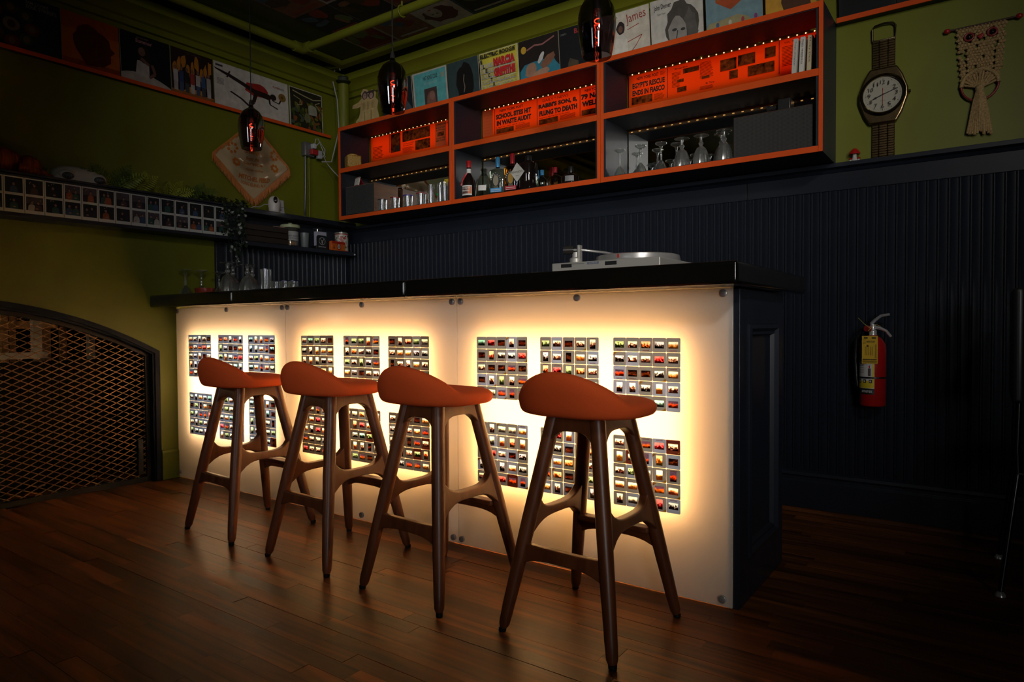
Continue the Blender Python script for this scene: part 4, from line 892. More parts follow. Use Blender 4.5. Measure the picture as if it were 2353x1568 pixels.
for cx,cz in ((0.47,0.83),(0.70,0.80)):
    A.ell(cx,cz,0.11,0.10,(0.07,0.05,0.05),14,0,0.12,3); A.ell(cx,cz-0.02,0.06,0.07,(0.36,0.22,0.17)); A.ell(cx-0.02,cz-0.005,0.012,0.008,INK,6); A.ell(cx+0.02,cz-0.005,0.012,0.008,INK,6)
    A.poly([(cx-0.12,0.68),(cx+0.12,0.68),(cx+0.09,0.42),(cx-0.09,0.42)],TN); A.poly([(cx-0.09,0.42),(cx+0.10,0.42),(cx+0.09,0.05),(cx+0.02,0.05),(cx+0.0,0.35),(cx-0.03,0.05),(cx-0.10,0.05)],TN)
    for i in range(5): A.line([(cx-0.10+i*0.05,0.66),(cx-0.08+i*0.045,0.46)],0.010,LN)
    A.line([(cx,0.42),(cx-0.01,0.06)],0.012,LN)
A.ell(0.70,0.875,0.15,0.03,(0.05,0.035,0.03),14); A.poly([(0.36,0.64),(0.06,0.62),(0.05,0.65),(0.34,0.69)],TN); A.ell(0.30,0.15,0.13,0.14,TN,12,0,0.25,5); A.ell(0.28,0.14,0.06,0.07,LN,10,0,0.3,8)
A.build('print',t); part('foot',MB().box(0.09,0.0065,0,0.15,0.05,0.004),mat((0.42,0.30,0.13),0.7,name='tan_board'),t)
# =================================================================== LEFT WALL
# ---- orange picture ledge with sleeves
LZ=2.382
led=thing('picture_ledge','thin orange ledge carrying record sleeves along the left green wall','ledge',(XL,-1.3,LZ))
part('board',MB().box(0.0,-0.9,-0.016,0.030,2.50,-0.001),NAVYM,led); part('edge_strip',MB().box(0.030,-0.9,-0.018,0.036,2.50,0.004),ORANGE,led,bevel=0.001,seg=1)
def l_collage(A):
    A.rect(0,0,1,1,(0.014,0.020,0.030)); A.text("SAM COOKE",0.50,0.88,0.34,0.06,(0.22,0.22,0.21),0.03); A.text('SOUL STIRRERS',0.50,0.80,0.46,0.07,(0.22,0.22,0.21),0.03)
    for i in range(8):
        a=i*PI/4; cx,cy=0.28+0.30*math.cos(a),0.42+0.30*math.sin(a); A.ell(cx,cy,0.11,0.11,[(0.10,0.02,0.02),(0.02,0.05,0.03),(0.06,0.04,0.02)][i%3],12,0,0.15,i); A.ell(cx,cy,0.05,0.06,(0.14,0.09,0.06))
    A.ell(0.28,0.42,0.12,0.12,(0.16,0.13,0.09)); A.ell(0.28,0.42,0.06,0.07,(0.05,0.03,0.02))
def l_sunset(A):
    A.rect(0,0,1,1,(0.44,0.10,0.010)); A.rect(0,0.7,1,1,(0.33,0.055,0.008)); A.rect(0,0,1,0.12,(0.25,0.035,0.008)); A.ell(0.50,0.48,0.32,0.36,(0.085,0.010,0.004),22,0,0.10,4); A.poly([(0.7,0.75),(0.82,0.66),(0.84,0.52),(0.92,0.45),(0.84,0.36),(0.84,0.22),(0.7,0.1),(0.4,0.05),(0.3,0.3)],(0.085,0.010,0.004))
def l_singer(A):
    A.rect(0,0,1,1,(0.006,0.006,0.008)); A.ell(0.5,0.02,0.55,0.18,(0.38,0.33,0.29),18,-0.1,0.05,2); A.poly([(0.28,0.16),(0.56,0.16),(0.56,0.42),(0.50,0.50),(0.32,0.46)],(0.40,0.36,0.33)); A.ell(0.46,0.62,0.14,0.18,(0.02,0.012,0.010),16,0,0.1,3); A.ell(0.42,0.66,0.07,0.09,(0.16,0.08,0.06)); A.line([(0.62,0.44),(0.68,0.26),(0.56,0.16)],0.06,(0.15,0.07,0.05)); A.line([(0.40,0.52),(0.56,0.42)],0.06,(0.15,0.07,0.05)); A.text('LIVE AND MORE',0.32,0.92,0.25,0.035,(0.28,0.13,0.13)); A.text('Summer',0.30,0.83,0.34,0.08,(0.32,0.15,0.15),0.04)
def l_flames(A):
    A.rect(0,0,1,1,(0.020,0.008,0.006))
    for i in range(9): A.ell(0.08+i*0.105,0.55+0.1*(i%3),0.05,0.16,(0.40,0.15,0.015),9,0,0.3,i)
    A.ell(0.5,0.08,0.30,0.14,(0.45,0.20,0.03),14,0,0.3,7); A.rect(0,0.02,1,0.10,(0.25,0.09,0.02))
    for i in range(7):
        x=0.10+i*0.13; c=[(0.40,0.38,0.36),(0.03,0.05,0.12),(0.02,0.02,0.02),(0.30,0.04,0.03),(0.34,0.32,0.30),(0.04,0.08,0.18),(0.30,0.27,0.24)][i]
        A.poly([(x-0.055,0.28),(x+0.055,0.28),(x+0.05,0.52),(x-0.05,0.52)],c); A.poly([(x-0.05,0.28),(x+0.05,0.28),(x+0.045,0.08),(x-0.045,0.08)],[(0.36,0.34,0.33),(0.05,0.07,0.14),(0.05,0.05,0.06)][i%3]); A.ell(x,0.57,0.032,0.045,(0.18,0.09,0.06))
    A.text('STREET SURVIVORS',0.30,0.92,0.42,0.035,(0.10,0.06,0.05))
def l_gate(A):
    A.rect(0,0,1,1,(0.50,0.46,0.41)); A.line([(0.505,0),(0.505,1)],0.004,(0.28,0.25,0.22)); D=(0.020,0.010,0.008)
    A.ell(0.55,0.62,0.16,0.16,(0.30,0.020,0.015),16,-0.3,0.12,3)
    A.poly([(0.0,0.86),(0.10,0.83),(0.20,0.80),(0.42,0.68),(0.52,0.62),(0.72,0.60),(0.78,0.52),(0.70,0.46),(0.52,0.50),(0.36,0.62),(0.16,0.74),(0.02,0.82)],D); A.line([(0.54,0.52),(0.50,0.30),(0.44,0.18)],0.05,D); A.line([(0.44,0.18),(0.34,0.30),(0.20,0.40)],0.035,D)
    A.ell(0.78,0.56,0.045,0.075,D); A.line([(0.72,0.50),(0.73,0.36),(0.84,0.30)],0.025,D); A.line([(0.76,0.48),(0.86,0.44),(0.90,0.58)],0.022,D); A.ell(0.91,0.62,0.055,0.10,(0.20,0.11,0.02)); A.ell(0.91,0.62,0.018,0.035,(0.10,0.05,0.01)); A.line([(0.16,0.70),(0.20,0.86)],0.02,D)
    A.text('PLAYERS',0.78,0.80,0.10,0.045,(0.28,0.03,0.03),0.03); A.text('GOLD',0.885,0.80,0.055,0.04,D,0.01); A.rect(0.02,0.90,0.11,0.945,(0.05,0.05,0.06))
    for i in range(5): A.rect(0.03,0.62-i*0.03,0.12,0.633-i*0.03,(0.22,0.20,0.18))
def l_foliage(A):
    A.rect(0,0,1,1,(0.45,0.42,0.34)); A.rect(0.02,0.0,0.975,0.98,(0.020,0.018,0.008)); rn=random.Random(5)
    for i in range(60): A.ell(rn.uniform(0.06,0.94),rn.uniform(0.05,0.66),rn.uniform(0.03,0.10),rn.uniform(0.03,0.07),[(0.08,0.09,0.012),(0.13,0.11,0.02),(0.04,0.06,0.01),(0.17,0.06,0.015),(0.05,0.07,0.05)][i%5],9,rn.uniform(0,3),0.25,i)
    A.ell(0.66,0.52,0.16,0.14,(0.28,0.27,0.20),12,0.3,0.2,3); A.ell(0.5,0.30,0.10,0.12,(0.14,0.13,0.06),12,0,0.1,3)
    A.line([(0.08,0.9),(0.4,0.84),(0.7,0.80),(0.94,0.86)],0.03,(0.32,0.27,0.15)); A.line([(0.1,0.78),(0.3,0.72),(0.34,0.60),(0.2,0.56)],0.02,(0.32,0.27,0.15)); A.line([(0.9,0.78),(0.75,0.7),(0.9,0.58)],0.02,(0.32,0.27,0.15))
G='record sleeves on the left ledge'
for y0,y1,fn,lab in ((-0.925,-0.612,l_collage,'dark record sleeve with small round portraits at the far left'),(-0.608,-0.308,l_sunset,'burnt orange record sleeve with a dark profile head'),(-0.304,-0.014,l_singer,'black record sleeve with a singer in white'),(-0.010,0.266,l_flames,'record sleeve of a band standing in flames'),(0.272,0.838,l_gate,'wide white gatefold sleeve with a leaping dark figure in red'),(0.848,1.140,l_foliage,'record sleeve with tangled green foliage near the corner')):
    sleeve('record_sleeve',lab,(XL+0.024,y0,LZ),'left',y1-y0-0.003,0.288,fn,G,3)
# ---- long box shelf with instant photos, then the open corner shelf
BX=-3.30
a=px(0,384,0,BX); b=px(548,462,0,BX); c=px(0,490,0,BX); d=px(553,550,0,BX)
BT=1.722; BB=1.498; BY1=0.372; CB=1.472; CT=1.715
bx=thing('boxed_wall_shelf','long dark boxed shelf on the left wall faced with instant photos','shelf',(XL,0,BB))
part('body',MB().box(0.001,-1.6,0.0,BX-XL,BY1,BT-BB-0.012),NAVYM,bx,bevel=0.003); part('top_board',MB().box(0.001,-1.6,BT-BB-0.011,BX-XL+0.014,BY1,BT-BB),NAVYM,bx,bevel=0.002)
cs=thing('corner_wall_shelf','open navy corner shelf between the photo box and the back wall','shelf',(XL,0,CB))
part('top_board',MB().box(0.001,BY1+0.001,CT-CB-0.028,0.165,YB-0.054,CT-CB+0.002),NAVY,cs,bevel=0.002)
part('bottom_board',MB().box(0.024,BY1+0.001,0.0,0.150,YB-0.054,0.030),NAVY,cs,bevel=0.003)
part('back_board',MB().box(0.001,BY1+0.001,0.0,0.020,YB-0.054,CT-CB-0.03),NAVYM,cs)
part('end_panel',MB().box(0.021,BY1+0.002,0.031,0.150,BY1+0.022,CT-CB-0.029),NAVY,cs)
part('pin',MB().ball((0.151,1.318,0.012),0.0075,10),mat((0.5,0.5,0.5),0.4,name='white_pin'),cs,smooth=60)
CZ0=CB+0.030
# instant photos
PF=mat((0.46,0.475,0.45),0.5,name='photo_border',vary=0.06)
PD=[(0.010,0.012,0.016),(0.016,0.014,0.018),(0.008,0.012,0.012)]
SK=(0.22,0.12,0.09)
def snap(A,seed):
    rn=random.Random(seed); A.rect(0,0,1,1,rn.choice(PD)); 
    if rn.random()<0.3: A.rect(0,0.5,1,1,(0.06,0.05,0.06))
    n=rn.choice((1,1,1,2,2))
    for i in range(n):
        cx=0.5 if n==1 else (0.32,0.68)[i]; cx+=rn.uniform(-0.08,0.08); cy=0.62+rn.uniform(-0.06,0.04); col=rn.choice([(0.012,0.012,0.014),(0.03,0.05,0.10),(0.22,0.06,0.02),(0.30,0.29,0.26),(0.05,0.03,0.03),(0.02,0.06,0.05)])
        A.poly([(cx-0.24,0),(cx+0.24,0),(cx+0.20,cy-0.22),(cx+0.08,cy-0.12),(cx-0.08,cy-0.12),(cx-0.20,cy-0.22)],col)
        A.ell(cx,cy+0.03,0.10,0.12,(0.02,0.012,0.01),10,0,0.1,seed); A.ell(cx,cy,0.075,0.10,SK,12)
        if rn.random()<0.6: A.ell(cx+rn.uniform(-0.1,0.1),0.16,0.10,0.05,SK,8)
    for i in range(rn.choice((0,1,3))): A.ell(rn.uniform(0.05,0.95),rn.uniform(0.55,0.95),0.03,0.03,(0.35,0.28,0.22),7)
us=[-42,8,56,102,146,187,225,264,300,336,368,401,433,464,493]
ords=('first','second','third','fourth','fifth','sixth','seventh','eighth','ninth','tenth','eleventh','twelfth','thirteenth','fourteenth','fifteenth')
W_=0.0862; ph=0.0920; y0=px(8,440,0,BX).y
for i in range(-1,14):
    for r_ in (1,0):
        yy=y0-W_*0+i*W_-0.0
        yy=px(us[i+1]+0.5,450,0,BX).y-W_
        w_=px(us[i+2],450,0,BX).y-px(us[i+1]+0.5,450,0,BX).y-0.0012 if i<13 else 0.083
        yy=px(us[i+1]+0.5,450,0,BX).y
        t=thing('instant_photo','instant photo with a white border, %s row, %s from the left edge'%(('lower','upper')[r_],ords[i+1]),'photo',(BX+0.0003+(0.0006 if not r_ else 0),yy,BB+0.020+(0.0925 if r_ else 0.0)),0,'instant photos on the box shelf')
        hh=ph if not r_ else 0.0865
        part('border',MB().box(0,0,0,0.0006,w_,hh),PF,t)
        bt=0.017 if not r_ else 0.006
        A=Art(w_-0.011,hh-bt-0.006,(Vector((0.0006,0.0055,bt)),Vector((0,1,0)),Vector((0,0,1)),Vector((1,0,0))),0.0002); snap(A,i*7+r_*101+3); A.build('picture',t)
# ---- ferns, ornament, plush
LEAF=mat((0.06,0.10,0.010),0.5,name='fern_green',vary=0.5,vscale=30); LEAF_LIT=mat((0.24,0.27,0.02),0.5,name='fern_lit',vary=0.3,vscale=30); IVY=mat((0.012,0.024,0.010),0.35,name='ivy_green',vary=0.5,vscale=40)  # second, paler fern green has the glow among the fronds put into its colour
def frond(mb,base,dirv,L,mi=0,n=11):
    base=Vector(base); d=Vector(dirv).normalized(); side=d.cross(Vector((1,0,0.1))).normalized(); pts=[]
    for i in range(n+1):
        k=i/n; pts.append(base+d*(L*k)+Vector((0.03*L*k*k*3,0,-0.28*L*k*k)))
    mb.tube(pts,[0.0014*(1-0.7*i/n)+0.0003 for i in range(n+1)],4,mi)
    for i in range(1,n+1):
        k=i/n; w=L*0.30*math.sin(PI*min(1,k*0.9+0.12))**0.8*(1-k*0.55)
        t=(pts[i]-pts[i-1]).normalized(); sd=(side-t*side.dot(t)).normalized()
        for s in (-1,1):
            tip=pts[i]+sd*(s*w)+t*(w*0.45)-Vector((0,0,0.1*w)); m=(pts[i]+tip)/2; q=t*(L*0.024); mb.add([pts[i]-q*0.4,m-q,tip,m+q],[(0,1,2,3)],mi)
def fern(u,lab,seed,n=9,L=0.13,bright=0.5):
    rn=random.Random(seed); p=px(u,430,0,-3.365); t=thing('fern',lab,'plant',(p.x,p.y,BT),0,'artificial ferns on the box shelf')
    for i in range(n):
        a=rn.uniform(-1.35,1.35); el=rn.uniform(0.25,1.25); d=(rn.uniform(-0.25,0.45),math.sin(a)*math.cos(el)*1.2,math.sin(el)*0.8+0.12); mb=MB(); mb.fixn=False
        frond(mb,(rn.uniform(-0.01,0.01),rn.uniform(-0.02,0.02),0.001),d,L*rn.uniform(0.85,1.45)); part('frond',mb,LEAF_LIT if rn.random()<bright else LEAF,t)
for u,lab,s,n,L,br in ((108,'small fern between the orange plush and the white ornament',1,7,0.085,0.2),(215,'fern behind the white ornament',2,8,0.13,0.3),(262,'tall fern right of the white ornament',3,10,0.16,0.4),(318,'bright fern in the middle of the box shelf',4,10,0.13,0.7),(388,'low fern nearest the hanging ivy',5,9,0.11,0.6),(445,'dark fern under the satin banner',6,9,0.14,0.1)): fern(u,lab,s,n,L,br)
# white car-front ornament
p0=px(118,408,0,-3.35); p1=px(244,428,0,-3.35)
t=thing('car_front_ornament','white plastic car front ornament with two round headlamps on the box shelf','ornament',(-3.37,(p0.y+p1.y)/2,BT))
cw=(p1.y-p0.y)/2*1.03; mb=MB(); n=20; secs=[]
for i in range(n+1):
    k=-1+2*i/n; h=0.088*(1-abs(k)**3.2)**0.5+0.001; dpt=0.060*(1-abs(k)**4)**0.5+0.002
    secs.append([(-0.035,k*cw,0),(dpt,k*cw,0),(dpt*0.97,k*cw,h*0.45),(dpt*0.70,k*cw,h*0.80),(dpt*0.2,k*cw,h*0.98),(-0.035,k*cw,h)])
vs=[q for s_ in secs for q in s_]; m=6; fs=[]
for i in range(n):
    for j in range(m): fs.append((i*m+j,i*m+(j+1)%m,(i+1)*m+(j+1)%m,(i+1)*m+j))
fs+=[tuple(range(m)),tuple(range(n*m,n*m+m))]
mb.add(vs,fs); part('shell',mb,mat((0.40,0.38,0.33),0.35,name='cream_plastic'),t,smooth=50)
for s in (-0.52,0.60):
    c=(0.046,s*cw,0.030); hd=part('headlamp',MB().ball(c,0.036,18,(0.75,1.15,0.80)),mat((0.38,0.36,0.31),0.35,name='cream_plastic_rim'),t,smooth=60)
    part('lens',MB().ball((c[0]+0.014,c[1],c[2]-0.006),0.026,18,(0.75,1.15,0.75)),mat((0.04,0.045,0.05),0.15,name='lamp_lens',vary=0.8,vscale=150,bump=1.0),hd,smooth=60)
# orange striped plush at the left edge
t=thing('plush_tiger','orange and dark striped plush animal lying at the left end of the box shelf','plush',(-3.375,-0.875,BT))
PL=mat((0.22,0.040,0.008),0.95,name='orange_plush',vary=0.6,vscale=14,stretch=(1,6,1),bump=1.0)
mb=MB().ball((0.0,-0.06,0.062),0.085,22,(0.65,1.5,0.78)); mb.ball((0.02,0.075,0.050),0.055,18,(0.9,1.0,0.95)); part('body',mb,PL,t,smooth=70)
part('leg',MB().tube([(0.03,0.03,0.03),(0.05,0.08,0.020),(0.055,0.14,0.016)],[0.030,0.024,0.016],12),PL,t,smooth=70)
part('tail',MB().tube([(0.0,0.10,0.03),(0.02,0.15,0.014),(0.03,0.20,0.010)],[0.018,0.012,0.007],10),PL,t,smooth=70)
# ivy trailing over the box end
t=thing('ivy','dark artificial ivy trailing down over the right end of the photo box','plant',(-3.31,0.27,BT),0)
rn=random.Random(9)
def ivy_leaf(mb,c,n,s):
    n=Vector(n).normalized(); a=n.orthogonal().normalized(); a.rotate(Matrix.Rotation(rn.uniform(0,6.28),3,n)); b=n.cross(a)
    pts=[(0,-1),(0.55,-0.5),(0.75,0.1),(0.35,0.45),(0,1.15),(-0.35,0.45),(-0.75,0.1),(-0.55,-0.5)]
    mb.add([Vector(c)+a*(x*s)+b*(y*s)+n*(0.12*s*(abs(x)*-1)) for x,y in pts],[tuple(range(8))])
for k,(yy,ln) in enumerate(((0.0,0.30),(0.035,0.37),(0.06,0.34),(-0.03,0.20),(0.085,0.26))):
    path=[(-0.05,yy-0.02,0.015),(0.0,yy,0.02),(0.028,yy,0.0)]+[(0.030+0.008*math.sin(q*1.7+k),yy+0.012*math.sin(q+k),-ln*q/7) for q in range(1,8)]
    vine=part('vine',MB().tube(path,0.0014,5),IVY,t); mb=MB(); mb.fixn=False
    for q in range(34):
        z=rn.uniform(-ln,0.02); ivy_leaf(mb,(0.034+rn.uniform(-0.006,0.016),yy+rn.uniform(-0.026,0.026),z),(1,rn.uniform(-0.7,0.7),rn.uniform(-0.3,0.6)),rn.uniform(0.008,0.0155))
    o=part('leaves',mb,IVY,vine); o['kind']='stuff'
mb=MB(); mb.fixn=False
for q in range(130): ivy_leaf(mb,(rn.uniform(-0.08,0.02),rn.uniform(-0.17,0.17),0.010+rn.uniform(0,0.032)),(rn.uniform(0,1),rn.uniform(-0.6,0.6),rn.uniform(0.2,1)),rn.uniform(0.010,0.017))
o=part('top_leaves',mb,IVY,t); o['kind']='stuff'
# ---- satin banner with fringe
SATIN=mat((0.46,0.35,0.20),0.30,0.12,name='cream_satin',spec=0.6); FRN=mat((0.42,0.125,0.010),0.6,name='gold_fringe',vary=0.3,vscale=200)
bc=(0.540,2.075); bw,bh0,bh1=0.292,0.255,0.275
t=thing('satin_banner','cream satin square with orange fringe and embroidered lettering hung on the wall','banner',(XL,bc[0],bc[1]))
def bpt(p,q):   # p,q in 0..1 along the two sides from the top corner
    y=(p-q)*bw; z=bh0-(p+q)*(bh0+bh1)/2
    sag=math.sin(PI*p)*math.sin(PI*q); z-=0.03*sag*0
    x=0.022+0.012*sag+0.016*math.sin((z-1.9*y*y)*38)*(0.25+sag)*0.8+0.007*math.sin(y*30+z*14)*sag
    return Vector((x,y,z))
N=36; mb=MB(); vs=[bpt(i/N,j/N) for i in range(N+1) for j in range(N+1)]; mb.add(vs,[(i*(N+1)+j,(i+1)*(N+1)+j,(i+1)*(N+1)+j+1,i*(N+1)+j+1) for i in range(N) for j in range(N)]); mb.fixn=False
cl=part('cloth',mb,SATIN,t,smooth=80)
cl.modifiers.new('thickness','SOLIDIFY').thickness=0.002
mb=MB(); n=88
for side in range(4):
    for i in range(n):
        k=(i+0.5)/n; p=[bpt(k,0),bpt(0,k),bpt(1,k),bpt(k,1)][side]
        out=[Vector((0,0.35,0.25)),Vector((0,-0.35,0.25)),Vector((0,0.25,-1)),Vector((0,-0.25,-1))][side]
        q=p+Vector((0.003,out.y*0.03 if side>1 else out.y*0.02,-0.050 if side>1 else -0.028))+Vector((rn.uniform(-0.002,0.004),rn.uniform(-0.003,0.003),rn.uniform(-0.006,0.006)))
        mb.tube([p+Vector((0.003,0,0.004)),(p+q)/2+Vector((0.003,0,0)),q],[0.0028,0.0024,0.0010],5)
o=part('fringe',mb,FRN,t); o['kind']='stuff'
mb=MB(); mb.fixn=False
def emb(s,y,z,w,h,bold=0.02,curve=0.0):
    vs,fs,Wt,Ht=letters(s,bold); o=[]
    for a,b in vs:
        yy=y+a/Wt*w; zz=z+b/Ht*h+curve*((yy-y)/w-0.5)**2*4
        # onto the cloth surface
        pq=(bh0-zz)/((bh0+bh1)/2); d=yy/bw; p=(pq+d)/2; q=(pq-d)/2; c=bpt(min(1,max(0,p)),min(1,max(0,q))); o.append((c.x+0.0045,yy,zz))
    mb.add(o,fs)
emb('Greetings',-0.075,0.02,0.10,0.040); emb('from the',-0.055,-0.012,0.09,0.025); emb('Service',-0.07,-0.04,0.14,0.022); emb('my dear mother',-0.06,-0.085,0.13,0.022); emb('MITCHEL FIELD',-0.115,-0.150,0.235,0.030,0.04,0.012); emb('LONG ISLAND, N.Y.',-0.095,-0.188,0.19,0.024,0.03,0.012)
for (y,z,r_) in ((-0.155,0.05,0.028),(0.165,0.06,0.028),(-0.13,-0.04,0.02),(0.165,-0.03,0.02)):
    for k in range(7):
        a=k*2*PI/7; y2,z2=y+r_*math.cos(a),z+r_*math.sin(a); pq=(bh0-z2)/((bh0+bh1)/2); c=bpt(max(0,min(1,(pq+y2/bw)/2)),max(0,min(1,(pq-y2/bw)/2)))
        mb.add([(c.x+0.0045,y2+0.011*math.cos(q*PI/3),z2+0.011*math.sin(q*PI/3)) for q in range(6)],[tuple(range(6))])
o=part('embroidery',mb,mat((0.42,0.12,0.01),0.5,name='orange_thread'),cl); o['kind']='stuff'
# ---- electrical box, plugs, conduit and cables
eb=px(712,345,0,XL+0.03)
t=thing('outlet_box','grey metal outlet box crowded with white and red plugs on the green wall','outlet',(XL,eb.y,eb.z))
part('box',MB().box(0.001,-0.055,-0.05,0.045,0.03,0.05),mat((0.17,0.17,0.17),0.4,0.6,name='grey_box'),t,bevel=0.004)
part('face_plate',MB().box(0.045,-0.05,-0.045,0.049,0.026,0.045),mat((0.20,0.20,0.20),0.35,0.6,name='plate'),t,bevel=0.002)
part('red_adapter',MB().box(0.050,-0.020,-0.040,0.085,0.035,-0.002),mat((0.36,0.02,0.02),0.4,name='red_plastic'),t,bevel=0.004)
part('white_plug',MB().box(0.050,-0.01,0.004,0.085,0.02,0.040),mat((0.45,0.45,0.46),0.4,name='white_plastic'),t,bevel=0.005)
part('white_adapter',MB().box(0.050,0.04,-0.060,0.080,0.075,0.0),mat((0.36,0.36,0.38),0.4,name='adapter_white'),t,bevel=0.005)
WC=mat((0.40,0.41,0.42),0.45,name='white_cable')
part('cable_loop',MB().tube([(0.08,0.005,0.03),(0.10,0.0,0.07),(0.09,0.03,0.078),(0.085,0.055,0.04),(0.08,0.08,0.0),(0.08,0.10,-0.04)],0.003,6),WC,t,smooth=60)
part('cable_loop',MB().tube([(0.09,0.01,0.02),(0.11,0.03,0.055),(0.10,0.06,0.03),(0.09,0.09,0.012),(0.09,0.085,-0.03),(0.085,0.06,-0.055)],0.003,6),WC,t,smooth=60)
zc=CT+0.004
tag(part('conduit',MB().tube([(XL+0.015,eb.y-0.03,eb.z-0.05),(XL+0.015,eb.y-0.032,1.95),(XL+0.016,eb.y-0.04,1.80),(XL+0.03,eb.y-0.05,zc+0.02),(XL+0.06,eb.y-0.08,zc+0.012)],0.009,10),mat((0.16,0.165,0.15),0.35,0.7,name='flex_metal'),None,smooth=60),'grey flexible metal conduit running down from the outlet box','conduit')
tag(part('pipe',MB().tube([(XL+0.012,eb.y+0.005,eb.z-0.05),(XL+0.012,eb.y+0.003,zc)],0.006,8),GREEN,None,smooth=60),'thin green painted pipe beside the metal conduit','pipe')
# white cable from the ceiling to the outlet
cb=[px(777,140,1,1.20),px(763,180,1,1.19),px(775,230,1,1.17),px(779,300,1,1.15),px(762,372,0,-3.30),px(740,372,0,-3.37)]
cb=[Vector((-3.29,1.19,2.845))]+cb
tag(part('cable',MB().tube(cb,0.0048,8),mat((0.34,0.345,0.34),0.45,name='pale_cable'),None,smooth=60),'pale cable looping from the ceiling corner down to the outlet box','cable')
tag(part('thin_cable',MB().tube([(XL+0.085,eb.y+0.075,eb.z-0.03),(XL+0.09,eb.y+0.11,eb.z-0.09),(XL+0.11,eb.y+0.15,eb.z-0.14),(XL+0.14,eb.y+0.19,eb.z-0.19)],[0.0025,0.0028,0.0045,0.0025],6),WC,None,smooth=60),'thin white lead with an inline switch going behind the left shelf','cable')
# corner pipe
t=thing('corner_pipe','thick green vertical pipe with a dark flange in the ceiling corner','pipe',(-3.355,1.275,0))
part('tube',MB().lathe([(0.0005,1.72),(0.042,1.72),(0.042,2.84),(0.0005,2.84)],22),GREEN,t,smooth=40)
part('flange',MB().lathe([(0.042,2.775),(0.078,2.785),(0.078,2.812),(0.055,2.825),(0.042,2.825)],22),mat((0.012,0.016,0.004),0.5,name='dark_flange'),t,smooth=40)
# ---- security camera, card, cable on the corner shelf
t=thing('security_camera','white egg shaped indoor security camera with black face','camera',(-3.345,0.645,CT+0.0025),R(30))
part('body',MB().lathe([(0.0005,0.0),(0.030,0.0),(0.036,0.012),(0.0375,0.022),(0.0375,0.03),(0.041,0.045),(0.042,0.065),(0.038,0.088),(0.028,0.106),(0.014,0.116),(0.0005,0.118)],26),mat((0.50,0.46,0.43),0.35,name='camera_white'),t,smooth=60)
f=part('face',MB().ball((0.020,-0.0245,0.083),0.016,18,(0.95,0.95,1.75)),mat((0.008,0.008,0.008),0.1,name='gloss_black'),t,smooth=60); f.location=(0,0,0)
part('lens',MB().ball((0.0305,-0.0345,0.080),0.004,12),mat((0.10,0.10,0.11),0.1,name='lens_glint'),t,smooth=60)
tag(part('camera_cable',MB().tube([(-3.37,0.62,CT+0.06),(-3.37,0.585,CT+0.058),(-3.37,0.55,CT+0.035),(-3.37,0.50,CT+0.030),(-3.37,0.46,CT+0.006)],0.0025,6),WC,None,smooth=60),'white cable running left from the security camera','cable')
t=thing('card','white card with a small drawing standing behind the security camera','card',(-3.385,0.675,CT+0.0025)); t.rotation_euler=(0,R(-6),0)
part('sheet',MB().box(-0.0015,0,0,0,0.082,0.108),mat((0.42,0.42,0.43),0.6,name='card_white'),t)
A=Art(0.082,0.108,(Vector((0,0,0)),Vector((0,1,0)),Vector((0,0,1)),Vector((1,0,0))),0.0008); A.line([(0.5,0.16),(0.95,0.14)],0.03,INK); A.line([(0.55,0.28),(0.7,0.34),(0.9,0.24)],0.02,INK); A.line([(0.4,0.3),(0.75,0.42)],0.02,INK); A.build('drawing',t)
tag(part('wire',MB().tube([(-3.35,0.70,CT+0.05),(-3.345,0.73,CT+0.052),(-3.35,0.80,CT+0.03),(-3.36,0.84,CT+0.005)],0.0018,5),mat((0.10,0.10,0.09),0.6,name='dark_wire'),None),'thin dark wire beside the white card','wire')
tag(part('wire',MB().tube([(-3.36,1.02,CT+0.04),(-3.355,1.06,CT+0.015),(-3.35,1.10,CT+0.006),(-3.345,1.14,CT+0.02),(-3.35,1.16,CT+0.006),(-3.36,1.10,CT+0.004)],0.0016,5),mat((0.12,0.12,0.10),0.6,name='thin_wire'),None),'thin curled wire lying near the conduit','wire')
# ---- things in the corner shelf
t=thing('wooden_crate','dark wooden box in the corner shelf behind the ivy','box',(-3.365,0.562,CZ0))
for z0 in (0.0,0.040,0.080): part('slat',MB().box(0.048,-0.165,z0+0.001,0.060,0.165,z0+0.037),DARKW,t,bevel=0.002)
part('box_body',MB().box(-0.055,-0.165,0.0,0.047,0.165,0.115),DARKW,t,bevel=0.002)
part('pink_slip',MB().box(0.01,0.06,0.1175,0.045,0.15,0.123),mat((0.36,0.20,0.18),0.6,name='pink_paper'),t)
t=thing('storage_jar','glass jar with a wide pale green lid and a typed label','jar',(-3.372,0.790,CZ0))
part('body',MB().lathe([(0.0005,0.0),(0.054,0.0),(0.056,0.006),(0.056,0.120),(0.048,0.130),(0.046,0.130),(0.054,0.118),(0.054,0.008),(0.0005,0.006)],26),CLEAR,t,smooth=40)
part('lid',MB().lathe([(0.0005,0.131),(0.066,0.131),(0.068,0.135),(0.068,0.149),(0.062,0.154),(0.016,0.156),(0.014,0.167),(0.0005,0.168)],28),mat((0.38,0.42,0.24),0.3,name='pale_green_plastic'),t,smooth=40)
part('contents',MB().lathe([(0.0005,0.008),(0.052,0.010),(0.050,0.034),(0.02,0.044),(0.0005,0.04)],18),mat((0.42,0.20,0.05),0.7,name='orange_contents',vary=0.4,vscale=60),t,smooth=40)
lb=wrap(t,0.056,0.040,0.105,-1.2,0.85,mat((0.36,0.36,0.35),0.7,name='jar_label'),'label',14,0.0008)
mb=MB(); mb.fixn=False
